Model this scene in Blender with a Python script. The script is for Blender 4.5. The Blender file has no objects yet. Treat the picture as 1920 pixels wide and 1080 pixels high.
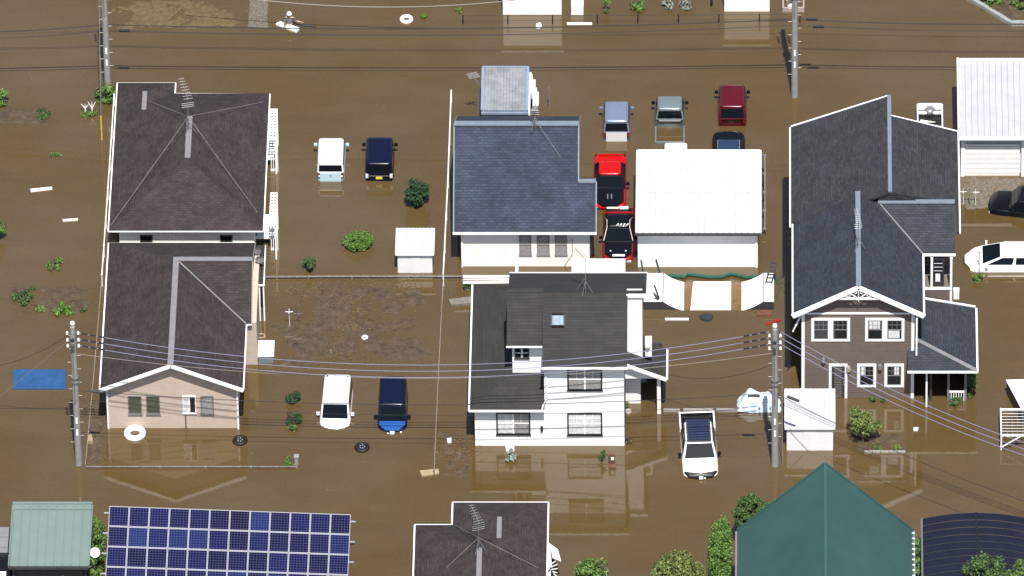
import bpy, math, random
from mathutils import Vector, Matrix, noise
R = math.radians
SC = bpy.context.scene
COL = SC.collection
rnd = random.Random(7)

# ------------------------------------------------------------------ camera
FPX, PX0, PPM, DEP = 24000.0, 1450.0, 36.0, R(40.5)
DIST = FPX / PPM
FWD = Vector((0, math.cos(DEP), -math.sin(DEP)))
UPV = Vector((0, math.sin(DEP), math.cos(DEP)))
CAM = Vector((-(960 - PX0) / PPM, 0, 0)) - FWD * DIST
cd = bpy.data.cameras.new('camera')
cam = bpy.data.objects.new('camera', cd); COL.objects.link(cam)
cam.location = CAM
cam.rotation_euler = (R(90) - DEP, 0, 0)
cd.sensor_width = 36; cd.lens = FPX / 1920 * 36
cd.shift_x = (960 - PX0) / 1920
cd.clip_start = 10; cd.clip_end = 5000
SC.camera = cam
# ------------------------------------------------------------------ sky and sun
SUNV = Vector((0.57, -4.7, 9.5)).normalized()
ELEV = math.asin(SUNV.z)
w = bpy.data.worlds.new('World'); SC.world = w; w.use_nodes = True
nt = w.node_tree
sky = nt.nodes.new('ShaderNodeTexSky'); sky.sky_type = 'NISHITA'; sky.sun_disc = False
sky.sun_elevation = ELEV; sky.sun_rotation = math.atan2(SUNV.x, SUNV.y)
nt.links.new(sky.outputs[0], nt.nodes['Background'].inputs[0])
nt.nodes['Background'].inputs[1].default_value = 0.085
sl = bpy.data.lights.new('sun', 'SUN'); sl.energy = 4.7; sl.angle = R(0.5); sl.color = (1, .965, .91)
so = bpy.data.objects.new('sun', sl); COL.objects.link(so)
so.rotation_euler = SUNV.to_track_quat('Z', 'Y').to_euler(); so.location = (20, -60, 120)
SC.view_settings.view_transform = 'Standard'; SC.view_settings.look = 'None'
SC.view_settings.exposure = 0.62; SC.view_settings.gamma = 1
SC.view_settings.use_curve_mapping = False
SC.render.engine = 'CYCLES'

# ------------------------------------------------------------------ picture to place
def ray(px, py):
    return Vector(((px - PX0) / FPX, 0, 0)) + UPV * ((540 - py) / FPX) + FWD
def P(px, py, z=0.0):                       # point at height z
    d = ray(px, py); return CAM + d * ((z - CAM.z) / d.z)
def Q(px, py, y):                           # point on the upright plane at depth y
    d = ray(px, py); return CAM + d * ((y - CAM.y) / d.y)

# ------------------------------------------------------------------ mesh builder
class MB:
    def __init__(s): s.v = []; s.f = []; s.m = []
    def add(s, vs, fs, m=0):
        o = len(s.v); s.v += [tuple(v) for v in vs]; s.f += [tuple(i + o for i in f) for f in fs]; s.m += [m] * len(fs); return s
    def box(s, x0, x1, y0, y1, z0, z1, m=0):
        if x0 > x1: x0, x1 = x1, x0
        if y0 > y1: y0, y1 = y1, y0
        if z0 > z1: z0, z1 = z1, z0
        return s.add([(x0,y0,z0),(x1,y0,z0),(x1,y1,z0),(x0,y1,z0),(x0,y0,z1),(x1,y0,z1),(x1,y1,z1),(x0,y1,z1)],
              [(0,3,2,1),(4,5,6,7),(0,1,5,4),(1,2,6,5),(2,3,7,6),(3,0,4,7)], m)
    def slab(s, pts, th=.12, m=0, up=(0,0,-1)):          # polygon thickened along up
        pts = [Vector(p) for p in pts]; n = len(pts); u = Vector(up) * th
        # orient so that top faces -up
        nr = Vector()
        for i in range(n): nr += pts[i].cross(pts[(i+1) % n])
        if nr.dot(Vector(up)) > 0: pts = pts[::-1]
        vs = pts + [p + u for p in pts]
        fs = [tuple(range(n)), tuple(range(2*n-1, n-1, -1))] + [(i, i+n, (i+1) % n + n, (i+1) % n) for i in range(n)]
        return s.add(vs, fs, m)
    def beam(s, a, b, w=.06, h=None, m=0, up=(0,0,1)):
        a = Vector(a); b = Vector(b); h = h or w
        d = (b - a).normalized(); u = Vector(up)
        if abs(d.dot(u)) > .98: u = Vector((0,1,0))
        x = d.cross(u).normalized() * w/2; y = x.cross(d).normalized() * h/2
        vs = [a-x-y, a+x-y, a+x+y, a-x+y, b-x-y, b+x-y, b+x+y, b-x+y]
        return s.add(vs, [(0,1,2,3),(7,6,5,4),(0,4,5,1),(1,5,6,2),(2,6,7,3),(3,7,4,0)], m)
    def tube(s, pts, r=.03, n=6, m=0, r2=None):
        pts = [Vector(p) for p in pts]; k = len(pts); vs = []
        for i, p in enumerate(pts):
            d = (pts[min(i+1,k-1)] - pts[max(i-1,0)]).normalized()
            u = Vector((0,0,1)) if abs(d.z) < .9 else Vector((1,0,0))
            x = d.cross(u).normalized(); y = x.cross(d)
            rr = r if r2 is None else r + (r2-r)*i/(k-1)
            for j in range(n):
                a = 2*math.pi*j/n; vs.append(p + (x*math.cos(a) + y*math.sin(a))*rr)
        fs = [(i*n+j, i*n+(j+1)%n, (i+1)*n+(j+1)%n, (i+1)*n+j) for i in range(k-1) for j in range(n)]
        fs += [tuple(range(n-1,-1,-1)), tuple(range((k-1)*n, k*n))]
        return s.add(vs, fs, m)
    def lathe(s, c, prof, n=16, m=0, axis=None):         # prof: (r,z)
        c = Vector(c); vs = []; k = len(prof)
        for r, z in prof:
            for j in range(n):
                a = 2*math.pi*j/n; vs.append(c + Vector((r*math.cos(a), r*math.sin(a), z)))
        fs = [(i*n+j, i*n+(j+1)%n, (i+1)*n+(j+1)%n, (i+1)*n+j) for i in range(k-1) for j in range(n)]
        if prof[0][0] > 0 and prof[0] != prof[-1]: fs.append(tuple(range(n-1,-1,-1)))
        if prof[-1][0] > 0 and prof[0] != prof[-1]: fs.append(tuple(range((k-1)*n, k*n)))
        return s.add(vs, fs, m)
    def torus(s, c, Rr, r, n=28, k=10, m=0, squash=1):
        prof = [(Rr + r*math.cos(2*math.pi*i/k), r*math.sin(2*math.pi*i/k)*squash) for i in range(k)]
        c = Vector(c); vs = []
        for rr, z in prof:
            for j in range(n):
                a = 2*math.pi*j/n; vs.append(c + Vector((rr*math.cos(a), rr*math.sin(a), z)))
        fs = [(i*n+j, i*n+(j+1)%n, ((i+1)%k)*n+(j+1)%n, ((i+1)%k)*n+j) for i in range(k) for j in range(n)]
        return s.add(vs, fs, m)
ORG = {}
def meshdata(name, mb, mats, o=Vector(), smooth=False):
    me = bpy.data.meshes.new(name)
    me.from_pydata([(v[0]-o.x, v[1]-o.y, v[2]-o.z) for v in mb.v], [], mb.f)
    if not isinstance(mats, (list, tuple)): mats = [mats]
    for m in mats: me.materials.append(m)
    me.polygons.foreach_set('material_index', mb.m)
    if smooth: me.polygons.foreach_set('use_smooth', [True]*len(mb.f))
    uv = me.uv_layers.new(name='uv')
    me.update()
    vs = [v.co for v in me.vertices]; data = [0.0]*(2*len(me.loops))
    for p in me.polygons:
        n = p.normal
        if abs(n.z) > .995: t = Vector((1,0,0)); b = Vector((0,1,0))
        else:
            t = Vector((-n.y, n.x, 0)).normalized(); b = n.cross(t)
        for li in p.loop_indices:
            c = vs[me.loops[li].vertex_index] + o
            data[2*li] = c.dot(t); data[2*li+1] = c.dot(b)
    uv.data.foreach_set('uv', data)
    return me
def tag(o, label=None, cat=None, group=None, kind=None):
    if label: o['label'] = label
    if cat: o['category'] = cat
    if group: o['group'] = group
    if kind: o['kind'] = kind
    return o
def thing(name, label, cat, loc=(0,0,0), group=None):
    o = bpy.data.objects.new(name, None); COL.objects.link(o); o.location = loc
    o.empty_display_size = .3; ORG[o.name] = Vector(loc)
    return tag(o, label, cat, group)
def part(name, mb, mats, parent=None, bevel=0, smooth=False, kind=None, label=None, sub=0, loc=None):
    org = ORG.get(parent.name, Vector()) if parent else (Vector(loc) if loc is not None else Vector())
    me = meshdata(name, mb, mats, org, smooth)
    o = bpy.data.objects.new(name, me); COL.objects.link(o)
    if parent: o.parent = parent; ORG[o.name] = org
    else: o.location = org; ORG[o.name] = org
    if bevel:
        b = o.modifiers.new('bevel', 'BEVEL'); b.width = bevel; b.segments = 2; b.limit_method = 'ANGLE'; b.angle_limit = R(35)
    if sub:
        b = o.modifiers.new('sub', 'SUBSURF'); b.levels = sub; b.render_levels = sub
    return tag(o, label, None, None, kind)
def solo(name, mb, mats, label, cat, loc, group=None, kind=None, **k):
    return tag(part(name, mb, mats, None, loc=loc, **k), label, cat, group, kind)
def inst(o, parent, mw):
    c = bpy.data.objects.new(o.name.split('.')[0], o.data); COL.objects.link(c); c.parent = parent; c.matrix_local = mw; return c
def copy_tree(o, parent=None):
    c = o.copy(); COL.objects.link(c); c.parent = parent
    ORG[c.name] = ORG.get(o.name, Vector())
    for ch in list(o.children): copy_tree(ch, c)
    return c

# ------------------------------------------------------------------ materials
def mat(name, col, rough=.6, metal=0, var=.12, scale=2.5, bump=0, bscale=20, spec=.4, coat=0, con=.5, kind=None, col2=None, p=(.3,.15), trans=0):
    m = bpy.data.materials.new(name); m.use_nodes = True; t = m.node_tree; N = t.nodes; L = t.links
    b = N['Principled BSDF']
    b.inputs['Roughness'].default_value = rough; b.inputs['Metallic'].default_value = metal
    b.inputs['Specular IOR Level'].default_value = spec; b.inputs['Coat Weight'].default_value = coat
    b.inputs['Coat Roughness'].default_value = .05
    tc = N.new('ShaderNodeTexCoord')
    nz = N.new('ShaderNodeTexNoise'); nz.inputs['Scale'].default_value = scale; nz.inputs['Detail'].default_value = 6; nz.inputs['Roughness'].default_value = .65
    L.new(tc.outputs['Object'], nz.inputs['Vector'])
    rp = N.new('ShaderNodeValToRGB'); L.new(nz.outputs['Fac'], rp.inputs[0])
    rp.color_ramp.elements[0].position = .3; rp.color_ramp.elements[1].position = .7
    rp.color_ramp.elements[0].color = [c*(1-var) for c in col] + [1]
    rp.color_ramp.elements[1].color = [min(1, c*(1+var)) for c in col] + [1]
    out = rp.outputs[0]; hgt = None
    if kind in ('shingle', 'siding', 'tile', 'rib'):
        uv = N.new('ShaderNodeUVMap')
        if kind == 'shingle':
            br = N.new('ShaderNodeTexBrick'); L.new(uv.outputs[0], br.inputs['Vector'])
            br.inputs['Scale'].default_value = 1; br.inputs['Brick Width'].default_value = p[0]; br.inputs['Row Height'].default_value = p[1]
            br.inputs['Mortar Size'].default_value = .012; br.inputs['Mortar Smooth'].default_value = .3
            br.inputs['Color1'].default_value = (1-con*.5,)*3+(1,); br.inputs['Color2'].default_value = (1+con*.4,1+con*.38,1+con*.35,1); br.inputs['Mortar'].default_value = (1-con*.8,)*3+(1,)
            mx = N.new('ShaderNodeMix'); mx.data_type = 'RGBA'; mx.blend_type = 'MULTIPLY'; mx.inputs[0].default_value = 1
            L.new(out, mx.inputs[6]); L.new(br.outputs['Color'], mx.inputs[7]); out = mx.outputs[2]
            hgt = br.outputs['Fac']; inv = -1
        else:
            sp = N.new('ShaderNodeSeparateXYZ'); L.new(uv.outputs[0], sp.inputs[0])
            mt = N.new('ShaderNodeMath'); mt.operation = 'FRACT'
            dv = N.new('ShaderNodeMath'); dv.operation = 'DIVIDE'; dv.inputs[1].default_value = p[0]
            L.new(sp.outputs[0 if kind == 'rib' else 1], dv.inputs[0]); L.new(dv.outputs[0], mt.inputs[0])
            r2 = N.new('ShaderNodeValToRGB'); L.new(mt.outputs[0], r2.inputs[0])
            r2.color_ramp.elements[0].position = 0; r2.color_ramp.elements[0].color = (p[1],)*3 + (1,)
            r2.color_ramp.elements[1].position = .22; r2.color_ramp.elements[1].color = (1,1,1,1)
            mx = N.new('ShaderNodeMix'); mx.data_type = 'RGBA'; mx.blend_type = 'MULTIPLY'; mx.inputs[0].default_value = 1
            L.new(out, mx.inputs[6]); L.new(r2.outputs[0], mx.inputs[7]); out = mx.outputs[2]
            hgt = mt.outputs[0]; inv = 1
    if kind == 'leaf':
        g = N.new('ShaderNodeNewGeometry'); r2 = N.new('ShaderNodeValToRGB'); L.new(g.outputs['Random Per Island'], r2.inputs[0])
        r2.color_ramp.elements[0].color = [c*.5 for c in col] + [1]; r2.color_ramp.elements[1].color = list(col2 or [c*1.7 for c in col]) + [1]
        out = r2.outputs[0]
        b.inputs['Subsurface Weight'].default_value = 0
    L.new(out, b.inputs['Base Color'])
    if hgt is not None:
        bp = N.new('ShaderNodeBump'); bp.inputs['Strength'].default_value = .5*inv if kind == 'shingle' else .35; bp.inputs['Distance'].default_value = .02
        if kind == 'shingle': bp.inputs['Strength'].default_value = .5; bp.invert = True
        L.new(hgt, bp.inputs['Height']); L.new(bp.outputs[0], b.inputs['Normal'])
    elif bump:
        n2 = N.new('ShaderNodeTexNoise'); n2.inputs['Scale'].default_value = bscale; n2.inputs['Detail'].default_value = 4; L.new(tc.outputs['Object'], n2.inputs['Vector'])
        bp = N.new('ShaderNodeBump'); bp.inputs['Strength'].default_value = bump; bp.inputs['Distance'].default_value = .03
        L.new(n2.outputs['Fac'], bp.inputs['Height']); L.new(bp.outputs[0], b.inputs['Normal'])
    if kind == 'solar':
        pass
    return m

M = {}
KEEP = ('car_glass','concrete','pink_wall','cream_wall','skin','vinyl_pink','paint_red','yellow','brown_siding')
def mk(k, col, *a, **kw):
    f = 1 if (max(col) > .6 or k in KEEP) else .60
    if k.startswith('leaf'): f = 1.0; kw['col2'] = tuple(c*f for c in kw['col2'])
    M[k] = mat(k, tuple(c*f for c in col), *a, **kw)
mk('brown_shingle', (.066,.050,.050), .85, var=.3, con=.45, scale=1.2, kind='shingle', p=(.3,.14), spec=.25)
mk('blue_shingle', (.048,.062,.098), .8, var=.38, scale=.55, kind='shingle', p=(.3,.15), spec=.3)
mk('slate_shingle', (.055,.058,.066), .85, var=.2, scale=1.0, kind='shingle', p=(.3,.14), spec=.25)
mk('slate_shingle_blue', (.045,.053,.070), .8, var=.25, scale=.8, kind='shingle', p=(.3,.14), spec=.3)
mk('dark_shingle', (.054,.053,.050), .85, var=.15, scale=1.0, kind='shingle', p=(1.1,.17), spec=.25, con=.25)
mk('pink_wall', (.50,.40,.33), .8, var=.06, kind='siding', p=(.25,.9))
mk('cream_wall', (.82,.80,.75), .75, var=.05, scale=.8)
mk('white_siding', (.86,.86,.85), .65, var=.03, kind='siding', p=(.2,.78))
mk('brown_siding', (.150,.116,.100), .7, var=.08, kind='siding', p=(.165,.42))
mk('white_trim', (.80,.80,.79), .5, var=.04)
mk('white_metal', (.78,.79,.80), .45, var=.05, scale=.7, kind='rib', p=(.14,.86))
M['roof_white'] = mat('roof_white', (.46,.465,.48), .5, var=.08, scale=1.5)  # garage white darkened in colour so the sunlit top does not burn out
M['roof_pale'] = mat('roof_pale', (.40,.41,.45), .45, var=.08, scale=1.5)
mk('white_steel', (.72,.72,.72), .5, var=.06, scale=1.2)
mk('white_panel', (.83,.84,.85), .5, var=.03)
M['locker_roof'] = mat('locker_roof', (.44,.44,.445), .55, var=.06)  # same metal as the shed walls, colour lowered to offset overhead sun
mk('lead_cap', (.30,.29,.30), .6, var=.12)
mk('blue_cap', (.24,.29,.35), .6, var=.12)
mk('grey_corrugated', (.36,.38,.41), .55, var=.30, scale=1.5, kind='rib', p=(.16,.72))
mk('pale_blue_wall', (.33,.42,.58), .6, var=.15)
mk('green_roof', (.25,.33,.30), .45, var=.07, scale=.8)
mk('barn_green', (.045,.125,.115), .65, var=.14, scale=.35, bump=.2, bscale=3)
mk('black_metal', (.02,.02,.022), .45, var=.1)
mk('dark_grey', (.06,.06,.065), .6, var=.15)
mk('grey_metal', (.32,.33,.34), .45, metal=.4, var=.15)
mk('concrete', (.25,.245,.235), .8, var=.15, scale=3, bump=.3)
mk('glass_dark', (.02,.025,.03), .08, spec=.6, var=.2)
mk('glass_curtain', (.44,.43,.42), .3, spec=.6, var=.35, scale=9)
mk('glass_green', (.13,.14,.10), .2, spec=.6, var=.25, scale=5)
mk('glass_white', (.62,.62,.62), .25, spec=.6, var=.22, scale=6)
mk('glass_sky', (.35,.45,.52), .15, spec=.8, var=.3, scale=4)
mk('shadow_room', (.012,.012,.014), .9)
mk('soil', (.122,.090,.060), .95, var=.4, scale=2.2, bump=.8, bscale=7, spec=.1)
mk('soil_yellow', (.185,.135,.072), .95, var=.3, scale=4, bump=.7, bscale=9, spec=.1)
mk('gravel', (.22,.19,.15), .95, var=.45, scale=9, bump=1, bscale=14, spec=.1)
mk('dead_straw', (.26,.19,.09), .9, var=.5, scale=5)
mk('wood_pale', (.50,.40,.25), .8, var=.25, scale=5)
mk('wood_grey', (.26,.23,.20), .85, var=.3, scale=5)
mk('wood_red', (.20,.085,.05), .8, var=.3, scale=6)
mk('ply_white', (.78,.77,.74), .55, var=.05)
mk('mud_orange', (.26,.15,.06), .25, var=.25, scale=3, spec=.6)
mk('rubber', (.012,.012,.013), .6, var=.2)
mk('rim', (.10,.10,.11), .35, metal=.6)
mk('vinyl_white', (.78,.80,.84), .35, var=.08, scale=8)
mk('vinyl_pink', (.78,.62,.60), .35, var=.2, scale=9)
mk('blue_sheet', (.035,.12,.30), .45, var=.2, scale=3, bump=.3, bscale=5)
mk('tarp_blue', (.58,.72,.88), .5, var=.28, scale=2.2, bump=.6, bscale=3)
mk('tarp_white', (.72,.73,.80), .5, var=.1, scale=2, bump=.3, bscale=3)
mk('net_green', (.02,.12,.085), .7, var=.4, scale=8)
mk('wire_blue', (.34,.34,.50), .4, var=.05)
mk('wire_dark', (.03,.028,.028), .6)
mk('wire_pale', (.42,.38,.33), .6)
mk('aluminium', (.45,.45,.46), .4, metal=.5, var=.1)
mk('yellow', (.62,.42,.04), .5)
mk('red_plastic', (.45,.03,.02), .5, var=.2)
mk('terracotta', (.55,.45,.38), .7)
mk('porcelain', (.7,.7,.7), .3)
mk('stone_block', (.40,.42,.41), .8, var=.25, scale=4, bump=.5)
mk('bark', (.16,.12,.09), .9, var=.3, scale=9, bump=.6)
mk('leaf_dark', (.030,.062,.018), .6, kind='leaf', col2=(.075,.14,.035), spec=.3)
mk('leaf_mid', (.045,.095,.02), .6, kind='leaf', col2=(.13,.22,.045), spec=.3)
mk('leaf_bright', (.05,.11,.018), .6, kind='leaf', col2=(.14,.26,.045), spec=.3)
mk('leaf_yellow', (.035,.07,.016), .6, kind='leaf', col2=(.19,.24,.06), spec=.3)
mk('leaf_conifer', (.015,.040,.016), .75, kind='leaf', col2=(.05,.105,.045), spec=.2)
mk('leaf_pale', (.11,.14,.10), .7, kind='leaf', col2=(.38,.42,.36), spec=.2)
mk('leaf_brown', (.07,.05,.03), .8, kind='leaf', col2=(.2,.14,.08), spec=.2)
mk('paint_white', (.80,.80,.80), .25, coat=.8, var=.02)
mk('paint_skyblue', (.42,.58,.64), .25, coat=.8, var=.03)
mk('paint_navy', (.007,.010,.042), .25, spec=.3, coat=.1, var=.03)
mk('paint_steelblue', (.03,.055,.12), .3, coat=.2, var=.03)
mk('rack_blue', (.035,.05,.12), .4, spec=.3)
mk('paint_blue', (.03,.14,.48), .2, coat=.8, var=.05)
mk('paint_silver', (.30,.36,.50), .3, metal=.25, coat=.7, var=.03)
mk('paint_silver_light', (.62,.60,.60), .3, coat=.6, var=.03)
mk('paint_grey', (.26,.31,.32), .3, metal=.2, coat=.7, var=.05)
mk('paint_wine', (.13,.006,.014), .25, spec=.35, coat=.3, var=.05)
mk('paint_red', (.42,.003,.003), .3, spec=.3, coat=.15, var=.04)
mk('paint_darkred', (.40,.016,.012), .3, spec=.3, coat=.2, var=.15)
mk('paint_black', (.006,.007,.012), .25, spec=.3, coat=.15, var=.1)
mk('car_glass', (.004,.006,.009), .08, spec=.16, coat=0)
mk('lamp_red', (.30,.02,.02), .2, coat=.5)
mk('lamp_clear', (.65,.66,.68), .15, coat=.8)
mk('lamp_dark', (.05,.05,.055), .2, coat=.8)
mk('plate_yellow', (.75,.55,.05), .5)
mk('skin', (.45,.28,.20), .6)
mk('cloth_dark', (.03,.03,.04), .9)
mk('cloth_grey', (.25,.22,.24), .9)

# water ---------------------------------------------------------------
def water_mat():
    m = bpy.data.materials.new('muddy_water'); m.use_nodes = True; t = m.node_tree; N = t.nodes; L = t.links
    b = N['Principled BSDF']; b.inputs['Roughness'].default_value = .035; b.inputs['IOR'].default_value = 1.70
    tc = N.new('ShaderNodeTexCoord')
    def nz(s, det, rough=.6, stretch=(1,1,1)):
        mp = N.new('ShaderNodeMapping'); mp.inputs['Scale'].default_value = stretch; L.new(tc.outputs['Object'], mp.inputs[0])
        n = N.new('ShaderNodeTexNoise'); n.inputs['Scale'].default_value = s; n.inputs['Detail'].default_value = det; n.inputs['Roughness'].default_value = rough
        L.new(mp.outputs[0], n.inputs['Vector']); return n.outputs['Fac']
    a = nz(.09, 5); r = N.new('ShaderNodeValToRGB'); L.new(a, r.inputs[0])
    e = r.color_ramp.elements; e[0].position = .38; e[1].position = .64
    e[0].color = (.081,.051,.017,1); e[1].color = (.089,.061,.029,1)
    f = nz(5.5, 6, .75); r2 = N.new('ShaderNodeValToRGB'); L.new(f, r2.inputs[0])
    e = r2.color_ramp.elements; e[0].position = .25; e[1].position = .75; e[0].color = (.87,.87,.87,1); e[1].color = (1.12,1.12,1.12,1)
    mx = N.new('ShaderNodeMix'); mx.data_type = 'RGBA'; mx.blend_type = 'MULTIPLY'; mx.inputs[0].default_value = 1
    L.new(r.outputs[0], mx.inputs[6]); L.new(r2.outputs[0], mx.inputs[7])
    g = nz(.6, 4, .6, (.35,1,1)); r3 = N.new('ShaderNodeValToRGB'); L.new(g, r3.inputs[0])
    e = r3.color_ramp.elements; e[0].position = .3; e[1].position = .7; e[0].color = (.93,.92,.90,1); e[1].color = (1.07,1.07,1.08,1)
    mx2 = N.new('ShaderNodeMix'); mx2.data_type = 'RGBA'; mx2.blend_type = 'MULTIPLY'; mx2.inputs[0].default_value = 1
    L.new(mx.outputs[2], mx2.inputs[6]); L.new(r3.outputs[0], mx2.inputs[7])
    L.new(mx2.outputs[2], b.inputs['Base Color'])
    bp = N.new('ShaderNodeBump'); bp.inputs['Strength'].default_value = .07; bp.inputs['Distance'].default_value = .02
    L.new(nz(2.2, 3, .5), bp.inputs['Height']); L.new(bp.outputs[0], b.inputs['Normal'])
    return m
M['water'] = water_mat()
mb = MB(); S_ = 400
mb.add([(-S_,-S_,0),(S_,-S_,0),(S_,S_,0),(-S_,S_,0)], [(0,1,2,3)])
tag(part('flood_water', mb, M['water']), kind='structure')
mb = MB(); mb.add([(-S_,-S_,-1.2),(S_,-S_,-1.2),(S_,S_,-1.2),(-S_,S_,-1.2)], [(0,1,2,3)])
tag(part('ground', mb, M['soil']), kind='structure')

def mound(name, px0, px1, py0, py1, m, amp=.10, thr=.45, sc=.9, seed=0, res=.14, maxz=.09, gain=1.0):
    a = P(px0, py1); b = P(px1, py0); mb = MB()
    nx = max(4, int((b.x-a.x)/res)); ny = max(4, int((b.y-a.y)/res)); vs = []
    for j in range(ny+1):
        for i in range(nx+1):
            u = i/nx; v = j/ny; x = a.x+(b.x-a.x)*u; y = a.y+(b.y-a.y)*v
            fall = min(1, 3*min(u,1-u,v,1-v)*2)
            n = noise.fractal(Vector((x*sc, y*sc*1.2, seed)), .6, 2.1, 5)*.5+.5
            n2 = noise.noise(Vector((x*5, y*5, seed)))
            z = (n - thr - (1-fall)*.6)*amp*2*gain + n2*.018
            vs.append((x, y, max(-.06, min(maxz + n2*.01, z))))
    fs = []
    for j in range(ny):
        for i in range(nx):
            q = (j*(nx+1)+i, j*(nx+1)+i+1, (j+1)*(nx+1)+i+1, (j+1)*(nx+1)+i)
            if max(vs[k][2] for k in q) > -.03: fs.append(q)
    mb.add(vs, fs)
    return tag(part(name, mb, m, smooth=True), kind='structure')
mound('mud_bank', 488, 836, 518, 700, M['soil'], amp=.05, thr=.44, seed=3, maxz=.025, res=.1, sc=.6)
mound('mud_bank', 158, 206, 735, 880, M['soil'], amp=.12, thr=.33, seed=5, maxz=.05)
mound('mud_bank', 815, 896, 800, 905, M['soil'], amp=.10, thr=.50, seed=9, maxz=.04)
mound('mud_bank', -20, 100, 198, 236, M['soil'], amp=.10, thr=.42, seed=14, maxz=.04)
mound('mud_bank', 10, 190, 532, 592, M['soil'], amp=.10, thr=.44, seed=15, maxz=.04)
mound('gravel_bank', 186, 470, -6, 58, M['soil_yellow'], amp=.08, thr=.30, seed=21, maxz=.03, sc=.7)
mound('gravel_bank', 462, 508, -30, 56, M['gravel'], amp=.10, thr=.15, seed=23, maxz=.03)
mound('gravel_bank', 1800, 1925, 328, 400, M['gravel'], amp=.10, thr=.30, seed=31, maxz=.03)
mound('garden_bed', 1590, 1705, 812, 850, M['soil'], amp=.10, thr=.36, seed=33, maxz=.05)
mound('garden_bed', 1835, 1990, -60, 34, M['soil'], amp=.15, thr=.1, seed=35, maxz=.16)

# ------------------------------------------------------------------ vegetation
def foliage(c, rx, ry, rz, n, size, clumps, seed, base_cut=-1e9, flat=.5, fill=.6, up=.35):
    r = random.Random(seed); mb = MB(); cs = []
    for i in range(clumps):
        while True:
            d = Vector((r.uniform(-1,1), r.uniform(-1,1), r.uniform(-1,1)))
            if .05 < d.length <= 1: break
        d = d.normalized()*(d.length**fill)
        cs.append((Vector((d.x*rx*.82, d.y*ry*.82, d.z*rz*.82)), r.uniform(.6, 1.25)))
    cr = .95*(rx*ry*rz)**(1/3) / max(1, clumps)**.30
    for i in range(n):
        k, s = cs[r.randrange(clumps)]
        d = Vector((r.gauss(0,1), r.gauss(0,1), r.gauss(0,1))).normalized()*(r.random()**.35)
        p = c + k + Vector((d.x*cr*s, d.y*cr*s, d.z*cr*s*.85))
        if p.z < base_cut: continue
        nr = (d*.9 + Vector((r.uniform(-1,1), r.uniform(-1,1), r.uniform(-.4,1)+up))*.8).normalized()
        t = nr.cross(Vector((r.uniform(-1,1), r.uniform(-1,1), r.uniform(-1,1)))).normalized(); b = nr.cross(t)
        L_ = size*r.uniform(.8,1.6); w_ = L_*flat
        mb.add([p-t*L_*.5, p-b*w_*.5+nr*.01, p+t*L_*.5, p+b*w_*.5+nr*.01], [(0,1,2,3)])
    return mb
SEED = [100]
def plant(name, px, py, wpx, hpx, m, label, cat='bush', n=500, size=.14, clumps=10, group=None, stem=True, flat=.5, zc=.55, core=True):
    SEED[0] += 1
    b = P(px, py); rx = wpx/72; hp = hpx/2
    rz = math.sqrt(max(hp*hp - (rx*.9*23.4)**2, (hp*.45)**2))/27.4
    c = b + Vector((0, 0, rz*zc*1.4 + .02))
    c = Vector((b.x, b.y, 0)) + Vector((0, rx*.5, rz*.8))
    t = thing(name, label, cat, (c.x, c.y, 0), group)
    mb = foliage(c, rx, rx*.9, rz, n, size, clumps, SEED[0], 0.01, flat)
    part('foliage', mb, M[m], t, kind=None)
    if stem:
        s = MB(); r = random.Random(SEED[0])
        s.tube([(c.x, c.y, -.5), (c.x+.02, c.y, rz*.6), (c.x+r.uniform(-.1,.1), c.y, rz*1.1)], .05 if rx > .5 else .025, 5, r2=.012)
        for k in range(5):
            a = r.uniform(0, 6.28); s.tube([(c.x, c.y, rz*.35), (c.x+math.cos(a)*rx*.6, c.y+math.sin(a)*rx*.5, rz*(.8+r.random()*.5))], .02, 4, r2=.006)
        part('stem', s, M['bark'], t)
    return t

# ------------------------------------------------------------------ building helpers
def hip(mb, x0, x1, y0, y1, z, s, th=.14, m=0):
    wx, wy = x1-x0, y1-y0
    if wx <= wy:
        h = wx/2; a = Vector(((x0+x1)/2, y0+h, z+h*s)); b = Vector(((x0+x1)/2, y1-h, z+h*s))
        A,B,C,D = (x0,y0,z),(x1,y0,z),(x1,y1,z),(x0,y1,z)
        top = [[A,B,a],[B,C,b,a],[C,D,b],[D,A,a,b]]
    else:
        h = wy/2; a = Vector((x0+h, (y0+y1)/2, z+h*s)); b = Vector((x1-h, (y0+y1)/2, z+h*s))
        A,B,C,D = (x0,y0,z),(x1,y0,z),(x1,y1,z),(x0,y1,z)
        top = [[A,B,b,a],[B,C,b],[C,D,a,b],[D,A,a]]
    for t in top: mb.add(t, [tuple(range(len(t)))], m)
    lo = [(p[0],p[1],p[2]-th) for p in (A,B,C,D)]
    mb.add([A,B,C,D]+lo, [(0,4,5,1),(1,5,6,2),(2,6,7,3),(3,7,4,0),(4,7,6,5)], m)
    return a, b
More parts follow.
